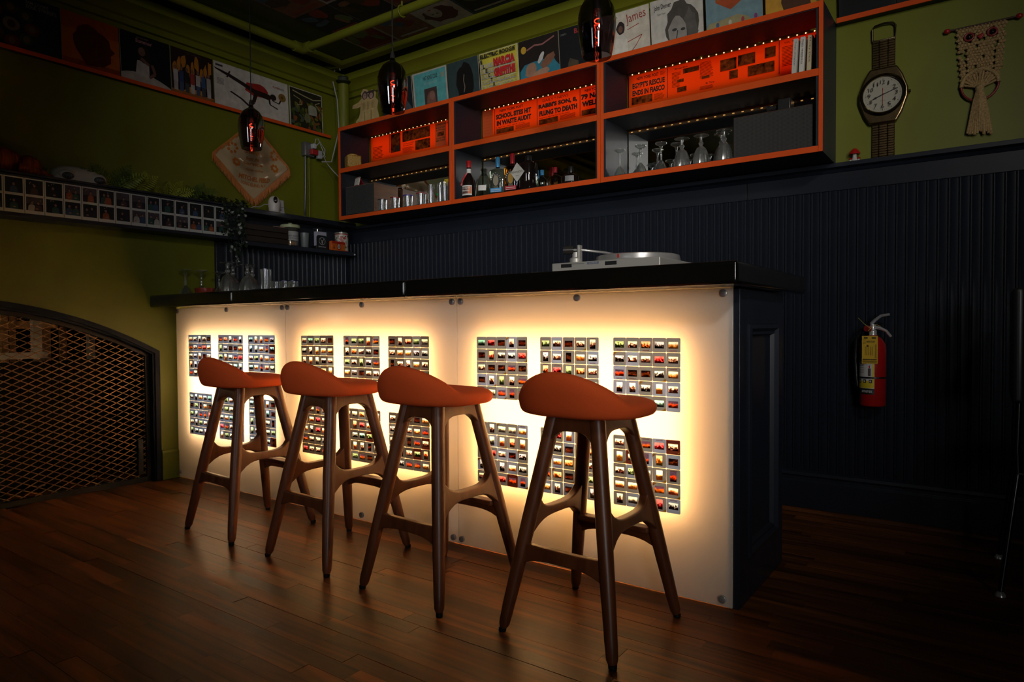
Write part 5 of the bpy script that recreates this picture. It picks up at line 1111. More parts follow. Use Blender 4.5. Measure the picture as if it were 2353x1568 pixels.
for (s,z,hh,a0,a1) in (('VERY GOOD','','','',''),):
    vs,fs,Wt,Ht=letters('VERY GOOD',0.0); mb.add([(0.0578*math.cos(-1.0+a/Wt*1.5),0.0578*math.sin(-1.0+a/Wt*1.5),0.066+b/Ht*0.012) for a,b in vs],fs); vs,fs,Wt,Ht=letters('COFFEE CANDY',0.0); mb.add([(0.0578*math.cos(-0.9+a/Wt*1.4),0.0578*math.sin(-0.9+a/Wt*1.4),0.052+b/Ht*0.007) for a,b in vs],fs)
part('lettering',mb,INK,lb)
t=thing('napkin_holder','black napkin holder with a white round stag emblem','holder',(-3.345,1.020,CZ0),R(4))
part('body',MB().box(-0.03,-0.055,0,0.030,0.060,0.022),BLACK,t,bevel=0.003)
mb=MB(); pts=[(-0.048,0.0),(0.048,0.0),(0.048,0.085),(0.042,0.096),(0.030,0.100),(-0.030,0.100),(-0.042,0.096),(-0.048,0.085)]; mb.prism(pts,0,0.026,0.032); bd=part('front_plate',mb,mat((0.010,0.012,0.012),0.35,name='plate_black'),t)
A=Art(0.096,0.10,(Vector((0.032,-0.048,0)),Vector((0,1,0)),Vector((0,0,1)),Vector((1,0,0))),0.0006); WH=(0.36,0.36,0.36)
ring=[(0.5+0.30*math.cos(q*PI/12),0.58+0.26*math.sin(q*PI/12)) for q in range(25)]; A.line(ring,0.035,WH); A.ell(0.5,0.50,0.06,0.13,WH,10); A.line([(0.5,0.55),(0.38,0.66),(0.34,0.76)],0.04,WH); A.line([(0.5,0.55),(0.62,0.66),(0.66,0.76)],0.04,WH); A.text('Jägermeister',0.12,0.10,0.76,0.12,WH,0.03); A.build('emblem',bd)
part('napkins',MB().box(-0.02,-0.03,0.022,0.018,0.055,0.128),mat((0.36,0.36,0.44),0.7,name='napkin_white'),t)
t=thing('tumbler','frosted tumbler left of the black napkin holder','glass',(-3.362,0.905,CZ0))
part('body',MB().lathe([(0.0005,0),(0.024,0),(0.026,0.004),(0.032,0.108),(0.0305,0.108),(0.0245,0.008),(0.0005,0.008)],22),mat((0.22,0.25,0.25),0.3,name='frosted_glass',trans=0.3),t,smooth=40)
t=thing('bar_picks','bundle of clear cocktail picks sticking up behind the napkins','picks',(-3.395,1.04,CZ0))
part('cup',MB().lathe([(0.0005,0),(0.024,0),(0.026,0.11),(0.024,0.11),(0.022,0.005),(0.0005,0.005)],18),BLACK,t,smooth=40)
for i in range(7): part('pick',MB().tube([(0,0,0.02),(rn.uniform(-0.01,0.01),-0.03+i*0.012,0.15+rn.uniform(0,0.02))],0.0016,5).ball((0,-0.03+i*0.012,0.158),0.004,8),CLEAR,t)
t=thing('matchbox','orange card box with a round white S emblem leaning on the floral tin','box',(-3.326,1.165,CZ0),R(6))
part('box',MB().box(-0.006,-0.070,0,0.022,0.070,0.068),mat((0.46,0.09,0.010),0.45,name='orange_box',vary=0.2,vscale=9),t,bevel=0.0015,seg=1)
A=Art(0.14,0.068,(Vector((0.022,-0.070,0)),Vector((0,1,0)),Vector((0,0,1)),Vector((1,0,0))),0.0006); A.rect(0,0.74,1,1,(0.36,0.02,0.01)); A.ell(0.52,0.45,0.15,0.36,(0.26,0.012,0.012)); A.ell(0.52,0.45,0.10,0.25,(0.55,0.53,0.48)); A.text('S',0.475,0.29,0.09,0.32,INK,0.08); A.rect(0.10,0.18,0.22,0.32,(0.10,0.02,0.01)); A.poly([(0.11,0.40),(0.20,0.40),(0.155,0.55)],(0.10,0.02,0.01)); A.line([(0.74,0.2),(0.95,0.2)],0.03,(0.5,0.25,0.05)); A.build('print',t)
t=thing('floral_tin','white tin with red and green flowers at the end of the corner shelf','tin',(-3.378,1.258,CZ0))
part('body',MB().lathe([(0.0005,0),(0.050,0),(0.051,0.003),(0.051,0.138),(0.0005,0.140)],30),mat((0.46,0.43,0.36),0.25,name='tin_cream'),t,smooth=40)
part('lid',MB().lathe([(0.0005,0.141),(0.053,0.140),(0.053,0.146),(0.040,0.152),(0.006,0.153),(0.005,0.162),(0.0005,0.163)],28),mat((0.32,0.32,0.27),0.3,0.5,name='tin_lid'),t,smooth=40)
mb=MB(); mb.fixn=False
def dab(a,z,ra,mi,n=7):
    mb.add([(0.0518*math.cos(a+ra*math.cos(q*2*PI/n)/0.041),0.0518*math.sin(a+ra*math.cos(q*2*PI/n)/0.041),z+ra*math.sin(q*2*PI/n)) for q in range(n)],[tuple(range(n))],mi)
for i in range(46): dab(rn.uniform(-2.2,1.4),rn.uniform(0.012,0.125),rn.uniform(0.003,0.006),rn.choice((1,1,2)))
for i in range(14): 
    a,z=rn.uniform(-2.0,1.2),rn.uniform(0.02,0.12); dab(a,z,0.0095,0,9)
for i in range(40): dab(-2.3+i*0.1,0.133,0.004,0,5); dab(-2.3+i*0.1,0.005,0.004,0,5)
o=part('flowers',mb,[mat((0.32,0.03,0.025),0.4,name='flower_red'),mat((0.02,0.08,0.035),0.4,name='flower_green'),mat((0.04,0.02,0.03),0.4,name='flower_dark')],t); o['kind']='stuff'
# =================================================================== ON THE BAR TOP
G='upturned glasses on the left end of the bar'
def onbar(x,y): return (x,y,ZC+0.0002)
stem(*onbar(-3.385,0.030),0.165,'small cordial glass upturned at the far left of the bar','cordial',G,1.22); stem(*onbar(-3.37,0.125),0.165,'small cordial glass behind the red dish','cordial',G,1.22); stem(*onbar(-3.305,0.205),0.155,'small cordial glass between red dish and goblets','cordial',G,1.22)
stem(*onbar(-3.325,0.315),0.205,'tall cut goblet upturned beside the navy batten','goblet',G,1.28); stem(*onbar(-3.19,0.195),0.210,'tallest cut goblet, upturned in front of the others','goblet',G,1.28); stem(*onbar(-3.085,0.262),0.195,'tall cut goblet upturned, rightmost of the three','goblet',G,1.28); stem(*onbar(-3.19,0.365),0.190,'cut goblet standing in the second row','goblet',G,1.28)
t=thing('dish','small shallow red dish among the upturned glasses','dish',onbar(-3.285,0.098)); part('bowl',MB().lathe([(0.0005,0.004),(0.035,0.004),(0.037,0.0),(0.047,0.0),(0.056,0.024),(0.0585,0.048),(0.0555,0.048),(0.05,0.022),(0.0005,0.016)],28),mat((0.24,0.030,0.018),0.3,name='red_glaze'),t,smooth=40)
shot(-2.985,0.325,ZC,0.165,0.036,'clear pint glass right of the cut goblets',None,None,'pint_glass','glass',G)
for x,y,h,c,lab in ((-2.89,0.325,0.085,None,'low clear tumbler next to the pint glass'),(-2.82,0.34,0.088,'#10143c','low blue rimmed tumbler on the bar'),(-2.75,0.35,0.085,'#10143c','low dark blue tumbler, rightmost on the bar')): shot(x,y,ZC,h,0.033,lab,c,None,'tumbler','glass',G)
# ---- turntable
t=thing('turntable','silver record turntable standing on the bar top','turntable',(-0.525,0.10,ZC-0.0))
SIL=mat((0.40,0.39,0.36),0.4,0.4,name='silver_body'); DK=mat((0.012,0.012,0.012),0.4,name='dark_plastic')
part('plinth',MB().box(-0.228,0.0,0.022,0.232,0.36,0.066),SIL,t,bevel=0.004)
for x in (-0.175,0.175):
    for y in (0.06,0.30): part('foot',MB().lathe([(0.0005,0),(0.026,0),(0.028,0.004),(0.024,0.0095),(0.0005,0.0095)],18,(x,y,0)),DK,t,smooth=40)
part('platter',MB().lathe([(0.0005,0.067),(0.166,0.067),(0.168,0.072),(0.164,0.090),(0.150,0.094),(0.0005,0.094)],48,(0.055,0.19,0)),STEEL,t,smooth=40)
part('red_stripe',MB().box(0.050,0.0225,0.073,0.058,0.024,0.088),mat((0.35,0.03,0.02),0.4,name='red_mark'),t)
ar=part('tonearm_base',MB().lathe([(0.0005,0.067),(0.026,0.067),(0.026,0.086),(0.016,0.092),(0.016,0.112),(0.0005,0.112)],20,(-0.160,0.075,0)),SIL,t,smooth=40)
part('tonearm_post',MB().box(-0.146,0.060,0.075,-0.136,0.085,0.140),SIL,t,bevel=0.002)
part('counterweight',MB().tube([(-0.205,0.058,0.122),(-0.165,0.068,0.122)],0.017,18),mat((0.05,0.045,0.04),0.25,0.5,name='weight'),t,smooth=40)
part('tonearm',MB().tube([(-0.168,0.068,0.122),(-0.13,0.08,0.120),(-0.06,0.14,0.110),(-0.03,0.24,0.102)],0.005,8),STEEL,t,smooth=60)
for x in (-0.185,0.01): part('front_notch',MB().box(x,-0.0015,0.046,x+0.05,0.010,0.0605),DK,t,bevel=0.002)
A=Art(0.46,0.044,(Vector((-0.228,0,0.022)),Vector((1,0,0)),Vector((0,0,1)),Vector((0,-1,0))),0.0006); A.text('Direct Drive Turntable System',0.20,0.76,0.12,0.13,INK); A.rect(0.35,0.72,0.46,0.93,(0.10,0.12,0.16)); A.text('QUARTZ',0.365,0.76,0.08,0.13,(0.35,0.35,0.36)); A.build('front_print',t)

for ch in t.children:
    if not ch.name.startswith('foot'): ch.location.z-=0.012
# =================================================================== PENDANT LAMPS
BUB=thin_glass('smoked_glass_pendant',(0.24,0.19,0.20),0.15,0.03)
FIL=mat((1.0,0.085,0.03),0.4,name='filament',emit=14); SOCK=mat((0.02,0.018,0.017),0.3,name='socket'); BULB=thin_glass('bulb_glass',(0.92,0.62,0.55),0.45,0.02)
pend=[(-2.926,'smoked glass pendant lamp farthest along the bar, in front of the satin banner'),(-1.737,'smoked glass pendant lamp hanging over the middle of the bar'),(-0.600,'smoked glass pendant lamp nearest the camera, over the right of the bar')]
for i,(x,lab) in enumerate(pend):
    t=thing('pendant_lamp',lab,'lamp',(x,0.2,1.998),0,'pendant lamps over the bar')
    pr=[(0.056,0.0),(0.0585,0.004),(0.064,0.035),(0.072,0.085),(0.0755,0.125),(0.074,0.160),(0.066,0.193),(0.050,0.220),(0.030,0.236),(0.016,0.245),(0.012,0.262)]
    part('shade',MB().lathe(pr,40,cap=False),BUB,t,smooth=70)
    part('cap',MB().lathe([(0.0005,0.258),(0.013,0.258),(0.012,0.275),(0.006,0.292),(0.0005,0.293)],16),SOCK,t,smooth=40)
    part('cord',MB().tube([(0,0,0.288),(0.001,0,0.6),(0,0,CZ-1.998-0.001)],0.0032,8),BLACK,t,smooth=60)
    part('socket',MB().lathe([(0.0005,0.185),(0.017,0.185),(0.017,0.232),(0.0005,0.236)],18),SOCK,t,smooth=40)
    b=part('bulb',MB().lathe([(0.0005,0.045),(0.010,0.047),(0.0165,0.056),(0.0165,0.165),(0.012,0.186),(0.0005,0.187)],20),BULB,t,smooth=50)
    part('filament_support',MB().tube([(0,0,0.180),(0.001,0,0.12),(-0.001,0,0.062)],0.0012,6),SOCK,b)
    part('filament',MB().tube([(0.010*math.cos(q*0.5-0.4),0.010*math.sin(q*0.5-0.4),0.128+0.0016*q) for q in range(14)],0.0022,6),FIL,b)
    part('filament',MB().tube([(0.007*math.cos(q*0.5),0.007*math.sin(q*0.5),0.074+0.0008*q) for q in range(9)],0.0014,6),FIL,b)
# =================================================================== RIGHT PART OF THE BACK WALL
lr=thing('picture_ledge','orange edged ledge with dark sleeves above the wristwatch clock','ledge',(0.072,YB,2.375))
part('board',MB().box(0,-0.045,-0.016,1.2,-0.001,-0.001),NAVYM,lr); part('edge_strip',MB().box(0,-0.051,-0.018,1.2,-0.045,0.006),ORANGE,lr,bevel=0.001,seg=1)
for i,x in enumerate((0.08,0.318,0.632)): sleeve('record_sleeve',('black record sleeve, leftmost on the right ledge','black record sleeve, second on the right ledge','black record sleeve, third on the right ledge')[i],(x,YB-0.032,2.376),'back',0.234 if i==0 else 0.31,0.31,c_blk,'dark sleeves on the right ledge',-3)
# ---- wristwatch wall clock
t=thing('wristwatch_clock','giant gold wristwatch shaped wall clock standing on the navy rail','clock',(0.266,YB-0.002,1.700))
GOLD=mat((0.26,0.18,0.09),0.28,1.0,name='watch_gold',vary=0.2,vscale=40); GOLD2=mat((0.38,0.30,0.18),0.2,1.0,name='watch_gold_bright')
cz=0.288
case=[(-0.055,0.125),(0.055,0.125),(0.078,0.085),(0.100,0.02),(0.100,-0.02),(0.078,-0.085),(0.055,-0.128),(-0.055,-0.128),(-0.078,-0.085),(-0.100,-0.02),(-0.100,0.02),(-0.078,0.085)]
cs_=part('case',MB().prism([(x,z+cz) for x,z in case],1,-0.030,-0.002),GOLD,t,bevel=0.008,seg=3)
bz=MB().lathe([(0.080,0.0),(0.092,0.002),(0.094,0.010),(0.086,0.016),(0.081,0.012),(0.080,0.0)],48,cap=False); bz.v=[(x,-0.030-z,y+cz) for x,y,z in bz.v]; part('bezel',bz,GOLD2,t,smooth=40)
dl=MB().lathe([(0.0005,0.0),(0.081,0.0)],48,cap=False); dl.v=[(x,-0.0315-z,y+cz) for x,y,z in dl.v]; dial=part('dial',dl,mat((0.36,0.34,0.27),0.4,name='watch_dial'),t)
A=Art(0.16,0.16,(Vector((-0.08,-0.0315,cz-0.08)),Vector((1,0,0)),Vector((0,0,1)),Vector((0,-1,0))),0.0008)
for i in range(60):
    a=i*PI/30; r1=0.455; r0=0.435 if i%5 else 0.42; A.line([(0.5+r0*math.sin(a),0.5+r0*math.cos(a)),(0.5+r1*math.sin(a),0.5+r1*math.cos(a))],0.006 if i%5 else 0.012,INK)
for i in range(1,13):
    a=i*PI/6; w_=0.075 if i<10 else 0.12; A.text(str(i),0.5+0.345*math.sin(a)-w_/2,0.5+0.345*math.cos(a)-0.055,w_ if i!=1 else 0.03,0.11,INK,0.0)
A.text('QUARTZ',0.44,0.30,0.12,0.025,INK); A.build('numerals',dial)
A=Art(0.16,0.16,(Vector((-0.08,-0.0315,cz-0.08)),Vector((1,0,0)),Vector((0,0,1)),Vector((0,-1,0))),0.003)
a=R(-112); A.line([(0.5-0.04*math.sin(a),0.5-0.04*math.cos(a)),(0.5+0.28*math.sin(a),0.5+0.28*math.cos(a))],0.03,INK); A.ell(0.5+0.2*math.sin(a),0.5+0.2*math.cos(a),0.035,0.03,INK)
a=R(72); A.line([(0.5,0.5),(0.5+0.40*math.sin(a),0.5+0.40*math.cos(a))],0.022,INK); A.ell(0.5,0.5,0.025,0.025,INK); A.line([(0.5,0.18),(0.5,0.66)],0.010,(0.36,0.03,0.02)); A.line([(0.5,0.60),(0.5,0.68)],0.018,(0.36,0.03,0.02)); A.build('hands',dial)
part('crown',MB().tube([(0.098,-0.016,cz),(0.110,-0.016,cz)],0.007,12),GOLD2,t,smooth=40)
lk=MB(); 
for x0,x1 in ((-0.045,-0.020),(-0.016,0.016),(0.020,0.045)): lk.prism([(x0,0.0),(x1,0.0),(x1,0.0102),(x0,0.0102)],1,-0.014,-0.004)
for x in (-0.018,0.018): lk.box(x-0.0016,-0.017,0.001,x+0.0016,-0.006,0.0092,1)
lk.box(0.0445,-0.016,0.001,0.0475,-0.005,0.0092,1)
lkm=lk.mesh('strap_link',[GOLD,GOLD2],bevel=0.0012,seg=1)
z=0.0
while z<0.160: link('strap_link',lkm,t,(0,0,z)); z+=0.0112
z=0.412
while z<0.545: link('strap_link',lkm,t,(0,0,z)); z+=0.0112
mb=MB(); mb.tube([(-0.046,-0.010,0.545),(-0.047,-0.012,0.60),(-0.036,-0.016,0.613),(0.0,-0.018,0.617),(0.036,-0.016,0.613),(0.047,-0.012,0.60),(0.046,-0.010,0.545),(-0.046,-0.010,0.545)],0.0042,8); part('buckle',mb,mat((0.10,0.075,0.05),0.3,1.0,name='buckle_dark'),t,smooth=60)
# ---- macrame owl
t=thing('macrame_owl','tan macrame owl wall hanging with red beads and a long tassel','wall hanging',(0.632,YB-0.004,1.735))
ROPE=mat((0.36,0.24,0.10),0.85,name='jute_rope',vary=0.35,vscale=160,bump=1.0); RB=mat((0.28,0.012,0.012),0.3,name='red_bead'); RR=mat((0.20,0.02,0.02),0.35,name='red_ring')
part('dowel',MB().tube([(-0.112,-0.012,0.483),(0.128,-0.012,0.483)],0.0045,10),mat((0.05,0.025,0.015),0.5,name='dowel_brown'),t,smooth=60)
for x in (-0.120,0.134): part('bead',MB().ball((x,-0.012,0.483),0.011,14,(1.2,1,1)),RB,t,smooth=60)
mb=MB(); rn=random.Random(4); nrow=20
for j in range(nrow):
    z=0.482-j*0.0125; k=j/(nrow-1); hw=0.090-0.020*k; n=14
    for i in range(n):
        x=-hw+2*hw*(i+0.5+(0.5 if j%2 else 0))/n
        if x>hw: continue
        if 6<j<17 and (abs(abs(x)-hw*0.64)<0.0045): continue          # wing slits
        if j>1 and rn.random()<0.05: continue
        if math.hypot(x+0.040,z-0.437)<0.018 or math.hypot(x-0.042,z-0.440)<0.018: continue
        mb.ball((x,-0.010,z),0.0078,7,(1.05,0.85,0.95))
o=part('knots',mb,ROPE,t); o['kind']='stuff'
for x,z in ((-0.040,0.437),(0.042,0.440)):
    e=part('eye_ring',MB().tube([(x+0.016*math.cos(q*PI/10),-0.017,z+0.016*math.sin(q*PI/10)) for q in range(21)],0.0045,8),RR,t,smooth=60)
    part('eye',MB().ball((x,-0.017,z),0.009,14,(1,0.7,1)),mat((0.008,0.005,0.005),0.1,name='eye_black'),e,smooth=60)
part('beak',MB().prism([(-0.013,0.432),(0.0,0.416),(0.015,0.434),(0.006,0.442)],1,-0.024,-0.010),RB,t,bevel=0.003)
rc=(0.0,0.225); rad=0.066
part('ring',MB().tube([(rad*math.cos(q*PI/20),-0.014,rc[1]+rad*math.sin(q*PI/20)) for q in range(41)],0.0045,8),RR,t,smooth=60)
mb=MB()
mb.tube([(rad*math.cos(q*PI/20+0.0),-0.014,rc[1]+rad*math.sin(q*PI/20)) for q in range(0,21)],0.0085,8)
for q in range(13):
    a=PI*(0.05+0.9*q/12); mb.tube([(0.060*math.cos(a),-0.013,rc[1]+0.060*math.sin(a)),(0.012*math.cos(a),-0.017,rc[1]-0.008)],0.0045,6)
mb.ball((0,-0.018,rc[1]-0.018),0.017,12,(1,0.8,1.3)); part('gathered_cords',mb,ROPE,t,smooth=60)
for q in range(11):
    k=(q-5)/5; L=rn.uniform(0.178,0.20); bow=(1-abs(k))*0.008
    part('tassel_cord',MB().tube([(k*0.010,-0.018-bow,rc[1]-0.028),(k*0.020,-0.020-bow,rc[1]-0.07),(k*0.030,-0.018-bow,rc[1]-0.13),(k*0.042,-0.014,rc[1]-0.018-L)],[0.0055,0.0062,0.0062,0.0066],8),ROPE,t,smooth=60)
# ---- mushroom figurine
t=thing('mushroom_figurine','little red capped mushroom figurine on the navy rail','figurine',(0.150,YB-0.030,1.7005))
part('stalk',MB().lathe([(0.0005,0),(0.016,0),(0.014,0.006),(0.009,0.016),(0.0085,0.036),(0.0005,0.038)],16),mat((0.46,0.44,0.42),0.3,name='white_glaze'),t,smooth=50)
part('cap',MB().lathe([(0.0005,0.034),(0.024,0.032),(0.0255,0.036),(0.018,0.048),(0.009,0.058),(0.0005,0.061)],20),mat((0.38,0.012,0.010),0.2,name='red_glaze_gloss'),t,smooth=50)
for x in (-0.017,0.018): 
    part('small_stalk',MB().lathe([(0.0005,0),(0.005,0),(0.004,0.009),(0.0005,0.01)],10,(x,-0.006,0)),mat((0.46,0.44,0.42),0.3,name='white_glaze'),t,smooth=50); part('small_cap',MB().ball((x,-0.006,0.011),0.0085,12,(1,1,0.5)),mat((0.38,0.012,0.010),0.2,name='red_glaze_gloss'),t,smooth=50)
# ---- fire extinguisher
t=thing('fire_extinguisher','red fire extinguisher with a yellow inspection tag hung on the navy panelling','fire extinguisher',(0.238,YB-0.085,0.555))
RED=mat((0.30,0.006,0.006),0.3,name='extinguisher_red'); r=0.055
part('cylinder',MB().lathe([(0.0005,0.0),(r-0.006,0.0),(r,0.007),(r,0.262),(r*0.93,0.288),(r*0.70,0.308),(0.024,0.320),(0.018,0.326),(0.0005,0.326)],32),RED,t,smooth=50)
part('neck',MB().lathe([(0.0005,0.326),(0.017,0.326),(0.017,0.345),(0.0125,0.350),(0.0125,0.375),(0.0005,0.376)],18),CHROME,t,smooth=40)
part('gauge',MB().tube([(-0.012,-0.012,0.355),(-0.022,-0.030,0.357)],0.014,16),mat((0.30,0.02,0.02),0.3,name='gauge_red'),t,smooth=40)
part('lower_handle',MB().tube([(0.008,-0.004,0.362),(0.03,-0.006,0.358),(0.055,-0.008,0.345),(0.075,-0.010,0.318)],[0.008,0.008,0.007,0.006],8,flat=1.6),CHROME,t,smooth=50)
part('lever',MB().tube([(-0.006,0,0.378),(0.01,-0.002,0.395),(0.035,-0.006,0.415),(0.068,-0.010,0.420)],[0.008,0.008,0.007,0.006],8,flat=1.6),CHROME,t,smooth=50)
part('hose',MB().tube([(-0.010,0.0,0.352),(-0.045,0.004,0.35),(-0.068,0.010,0.31),(-0.073,0.012,0.22),(-0.067,0.010,0.12),(-0.060,0.006,0.085)],[0.008,0.009,0.009,0.009,0.009,0.012],10),BLACK,t,smooth=60)
part('bracket_strap',MB().lathe([(r+0.0008,0.128),(r+0.0022,0.128),(r+0.0022,0.136),(r+0.0008,0.136)],32,cap=False),BLACK,t)
part('wall_bracket',MB().box(-0.02,0.050,0.10,0.02,0.073,0.33),BLACK,t)
fa=-PI/2-0.18
wrap(t,r,0.058,0.250,fa-1.05,fa+0.45,mat((0.50,0.49,0.48),0.4,name='label_white'),'label',16,0.0006); wrap(t,r,0.085,0.118,fa-1.05,fa+0.45,mat((0.52,0.40,0.02),0.4,name='label_yellow'),'label_band',16,0.0010); wrap(t,r,0.118,0.20,fa+0.28,fa+0.45,mat((0.52,0.40,0.02),0.4,name='label_yellow'),'label_band',4,0.0010)
wrap(t,r,0.056,0.083,fa-1.05,fa+0.45,mat((0.012,0.014,0.012),0.4,name='label_black'),'label_band',16,0.0010); wrap(t,r,0.205,0.250,fa-1.05,fa+0.45,mat((0.05,0.045,0.045),0.4,name='label_text_block'),'label_band',16,0.0010)
for k in range(3): wrap(t,r,0.108,0.124,fa-0.85+k*0.45,fa-0.62+k*0.45,INK,'pictogram',3,0.0014); wrap(t,r,0.112,0.120,fa-0.80+k*0.45,fa-0.70+k*0.45,mat((0.5,0.49,0.48),0.5,name='label_white_pic'),'pictogram',2,0.0018)
for k in range(4): wrap(t,r,0.155+k*0.010,0.158+k*0.010,fa-0.95,fa-0.35,mat((0.2,0.19,0.19),0.5,name='grey_text'),'text_line',6,0.0013)
wrap(t,r,0.140,0.175,fa-0.02,fa+0.18,mat((0.06,0.05,0.05),0.5,name='figure_dark'),'instruction_figure',4,0.0013); wrap(t,r,0.176,0.188,fa+0.04,fa+0.12,REDW,'instruction_figure',2,0.0013)
mb=MB(); mb.fixn=False; vs,fs,Wt,Ht=letters('amerex',0.02); mb.add([((r+0.0016)*math.cos(fa-0.55+a/Wt*0.85),(r+0.0016)*math.sin(fa-0.55+a/Wt*0.85),0.064+b/Ht*0.011) for a,b in vs],fs); part('lettering',mb,mat((0.40,0.40,0.40),0.5,name='label_grey'),t)
tg=part('inspection_tag',MB().box(-0.036,-0.0625,0.196,0.028,-0.0612,0.322),mat((0.50,0.31,0.01),0.5,name='tag_yellow'),t); tg.rotation_euler=(R(-1),0,0)
A=Art(0.064,0.126,(Vector((-0.036,-0.0625,0.196)),Vector((1,0,0)),Vector((0,0,1)),Vector((0,-1,0))),0.0005); DKK=(0.06,0.04,0.01)
A.rect(0.12,0.90,0.36,0.96,DKK); A.rect(0.62,0.90,0.88,0.96,DKK); A.text('INSPECTION',0.28,0.76,0.52,0.07,DKK,0.03)
for k in range(4): A.rect(0.06,0.72+k*0.05,0.26,0.73+k*0.05,DKK); 
for k in range(5): A.rect(0.20+k*0.11,0.30,0.235+k*0.11,0.62,(0.22,0.13,0.01))
A.rect(0.05,0.13,0.95,0.17,DKK); A.rect(0.05,0.04,0.95,0.11,(0.25,0.15,0.01)); A.rect(0.84,0.2,0.93,0.7,(0.28,0.17,0.01)); A.ell(0.36,0.64,0.07,0.04,DKK,10); A.build('print',tg)
part('seal_wire',MB().tube([(-0.055,-0.035,0.405),(-0.03,-0.05,0.380),(-0.012,-0.056,0.365),(0.004,-0.055,0.352),(-0.004,-0.061,0.325)],0.0012,5).tube([(-0.012,-0.056,0.345),(0.004,-0.055,0.365),(0.022,-0.045,0.374),(0.035,-0.03,0.366)],0.0012,5),mat((0.40,0.32,0.06),0.5,name='tie_yellow'),t)
# ---- chair cut off by the right edge
t=thing('side_chair','black chair with slim chromed legs at the right edge','chair',(0.985,0.86,0),R(0))
CT=mat((0.10,0.10,0.10),0.25,1.0,name='dark_chrome'); BV=mat((0.010,0.010,0.011),0.4,name='black_vinyl')
for (x0,y0,x1,y1) in ((-0.270,-0.226,-0.225,-0.17),(0.235,-0.226,0.20,-0.17),(-0.270,0.226,-0.225,0.17),(0.235,0.226,0.20,0.17)):
    l=part('leg',MB().tube([(x0,y0,0.012),(x1,y1,0.415)],0.0085,10),CT,t,smooth=60); part('glide',MB().lathe([(0.0005,0),(0.017,0),(0.015,0.008),(0.009,0.016),(0.0005,0.018)],14,(x0,y0,0)),CHROME,l,smooth=50)
part('seat_frame',MB().tube([(-0.225,-0.17,0.415),(0.20,-0.17,0.415),(0.20,0.17,0.415),(-0.225,0.17,0.415),(-0.225,-0.17,0.415)],0.009,8),CT,t,smooth=60)
part('seat',MB().box(-0.21,-0.20,0.428,0.22,0.20,0.475),BV,t,bevel=0.016,seg=3)
for y in (-0.17,0.17): part('back_post',MB().tube([(-0.225,y,0.415),(-0.228,y,0.50),(-0.222,y,0.75),(-0.235,y,1.02)],0.009,8),CT,t,smooth=60)
part('backrest',MB().box(-0.245,-0.20,0.66,-0.212,0.20,1.055),BV,t,bevel=0.014,seg=3)
# =================================================================== CEILING
rn=random.Random(21)
def pic(seed):
    def f(A):
        r_=random.Random(seed); bg=r_.choice([(0.30,0.26,0.20),(0.05,0.08,0.10),(0.02,0.02,0.025),(0.20,0.08,0.04),(0.07,0.09,0.03),(0.36,0.32,0.27),(0.03,0.05,0.09)]); A.rect(0,0,1,1,bg)
        m=0.06 if r_.random()<0.5 else 0; c2=r_.choice([(0.10,0.04,0.02),(0.04,0.07,0.10),(0.16,0.13,0.08),(0.02,0.02,0.02),(0.14,0.02,0.02)])
        if m: A.rect(m,m,1-m,1-m,c2)
        for i in range(6): A.ell(r_.uniform(0.15,0.85),r_.uniform(0.1,0.65),r_.uniform(0.08,0.24),r_.uniform(0.06,0.2),r_.choice([(0.22,0.10,0.05),(0.30,0.24,0.16),(0.05,0.03,0.02),(0.12,0.14,0.06),(0.20,0.03,0.02),(0.06,0.10,0.14)]),12,r_.uniform(0,3),0.2,i)
        A.rect(0.12,0.84,0.88,0.90,r_.choice([(0.4,0.36,0.28),(0.25,0.04,0.03),(0.03,0.03,0.03)]))
    return f
def redhair(A): A.rect(0,0,1,1,(0.42,0.37,0.30)); A.ell(0.5,0.58,0.38,0.30,(0.11,0.02,0.014),20,0,0.14,3); A.ell(0.40,0.46,0.17,0.22,(0.46,0.38,0.30),16,0,0.04,2); A.ell(0.34,0.52,0.035,0.02,(0.05,0.09,0.10),8); A.ell(0.46,0.52,0.035,0.02,(0.05,0.09,0.10),8); A.ell(0.40,0.34,0.05,0.02,(0.25,0.02,0.02),8)
def charlie(A): A.rect(0,0,1,1,(0.42,0.38,0.30)); A.ell(0.45,0.38,0.30,0.26,(0.20,0.15,0.08),16,0,0.12,4); A.ell(0.5,0.14,0.45,0.2,(0.13,0.02,0.015),16,0,0.1,5); A.text('CHARLIE RICH',0.10,0.80,0.80,0.10,(0.16,0.02,0.015),0.04)
y0=1.163; pit=0.3175; x0=-1.989; special={}
k=0; names=('nearest the pipe elbow','beside the red haired one','behind the middle lamp cord')
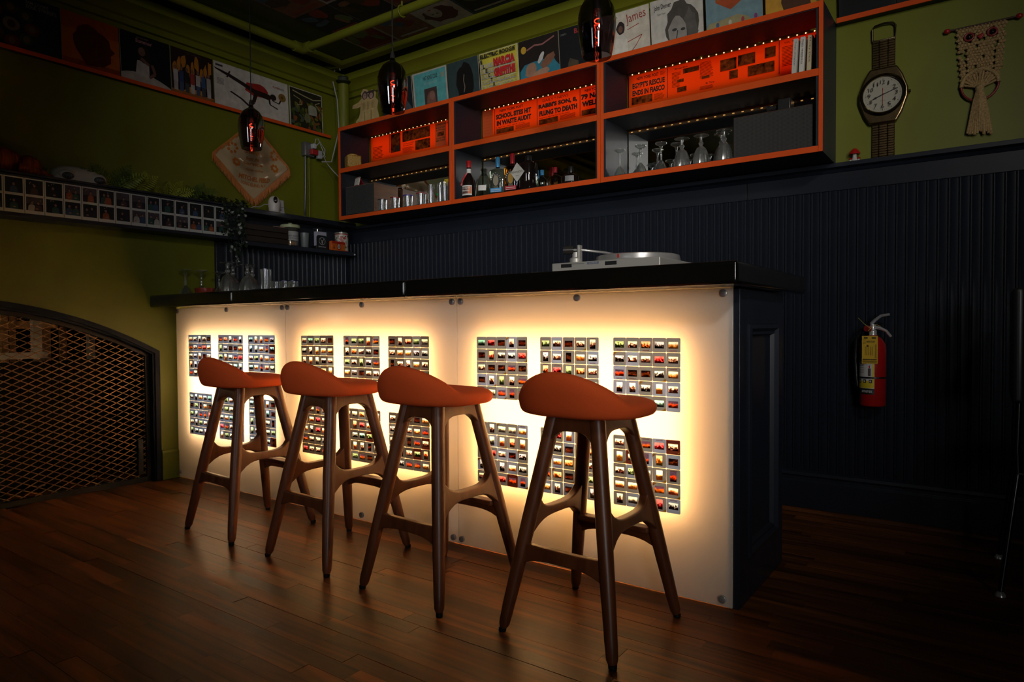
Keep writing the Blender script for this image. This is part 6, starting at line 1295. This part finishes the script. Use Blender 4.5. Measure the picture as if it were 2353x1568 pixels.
for j in range(7):
    for i in range(-4,6):
        xa=x0-(i+1)*pit; ya=y0-(j+1)*pit
        if xa<XL+0.20: continue
        s=seen((xa+pit/2,ya+pit/2,CZ))
        if not s or s[0]<-60 or s[0]>1560 or s[1]<-75: continue
        fn=pic(k*13+5); lab='record sleeve glued to the ceiling, row %d from the back wall, number %d from the left'%(j+1,0)
        if i==0 and j==0: fn=redhair; lab='ceiling record sleeve with a red haired woman on white'
        elif i==3 and j==0: fn=charlie; lab='ceiling record sleeve with a pale ground nearest the corner'
        special[(i,j)]=(xa,ya,fn,lab); k+=1
for j in sorted({q[1] for q in special}):
    rowk=sorted([q for q in special if q[1]==j],key=lambda q:-q[0])
    for n_,q in enumerate(rowk):
        xa,ya,fn,lab=special[q]
        if 'number' in lab: lab='sleeve on the ceiling, %s row from the back wall, %s from the left wall'%(ords[j],ords[n_])
        sleeve('ceiling_sleeve',lab,(xa+0.0015,ya+0.0015,CZ-0.0045),'ceil',pit-0.003,pit-0.003,fn,'record sleeves covering the ceiling')
t=px(1240,6,2,CZ-0.01); v=thing('ceiling_vent','dark slatted air vent in the ceiling near the back wall','vent',(t.x,t.y,CZ-0.03))
part('frame',MB().box(-0.16,-0.10,0,0.16,0.10,0.025),mat((0.018,0.022,0.005),0.6,name='vent_dark'),v)
for i in range(9): part('slat',MB().box(-0.15,-0.088+i*0.021,-0.006,0.15,-0.078+i*0.021,-0.0005),mat((0.025,0.030,0.006),0.5,name='vent_slat'),v)
# ---- green sprinkler pipes
e=px(697,113,2,2.835); e=Vector((e.x,e.y,2.835))
t=thing('ceiling_pipe','green painted ceiling pipe turning a corner below the record sleeves','pipe',e)
part('pipe_run',MB().tube([(0.02,0,0),(1.0,0,0),(3.2,0,0)],0.026,16),GREEN,t,smooth=60); part('pipe_run',MB().tube([(0,-0.02,0),(0,-1.5,0),(0,-3.5,0)],0.026,16),GREEN,t,smooth=60)
el=part('elbow',MB().tube([(0.075,0,0),(0.03,-0.001,0),(0.008,-0.008,0),(0.001,-0.03,0),(0,-0.075,0)],0.035,16).ball((0.004,-0.004,0),0.036,14),GREEN,t,smooth=60)
h=px(947,38,2,2.835); part('hanger',MB().tube([(h.x-e.x,0,0.029),(h.x-e.x,0,CZ-2.837)],0.006,8),GREEN,t); part('hanger_ring',MB().tube([(h.x-e.x,0.033*math.cos(q*PI/8),0.033*math.sin(q*PI/8)) for q in range(17)],0.005,8),GREEN,t,smooth=60)
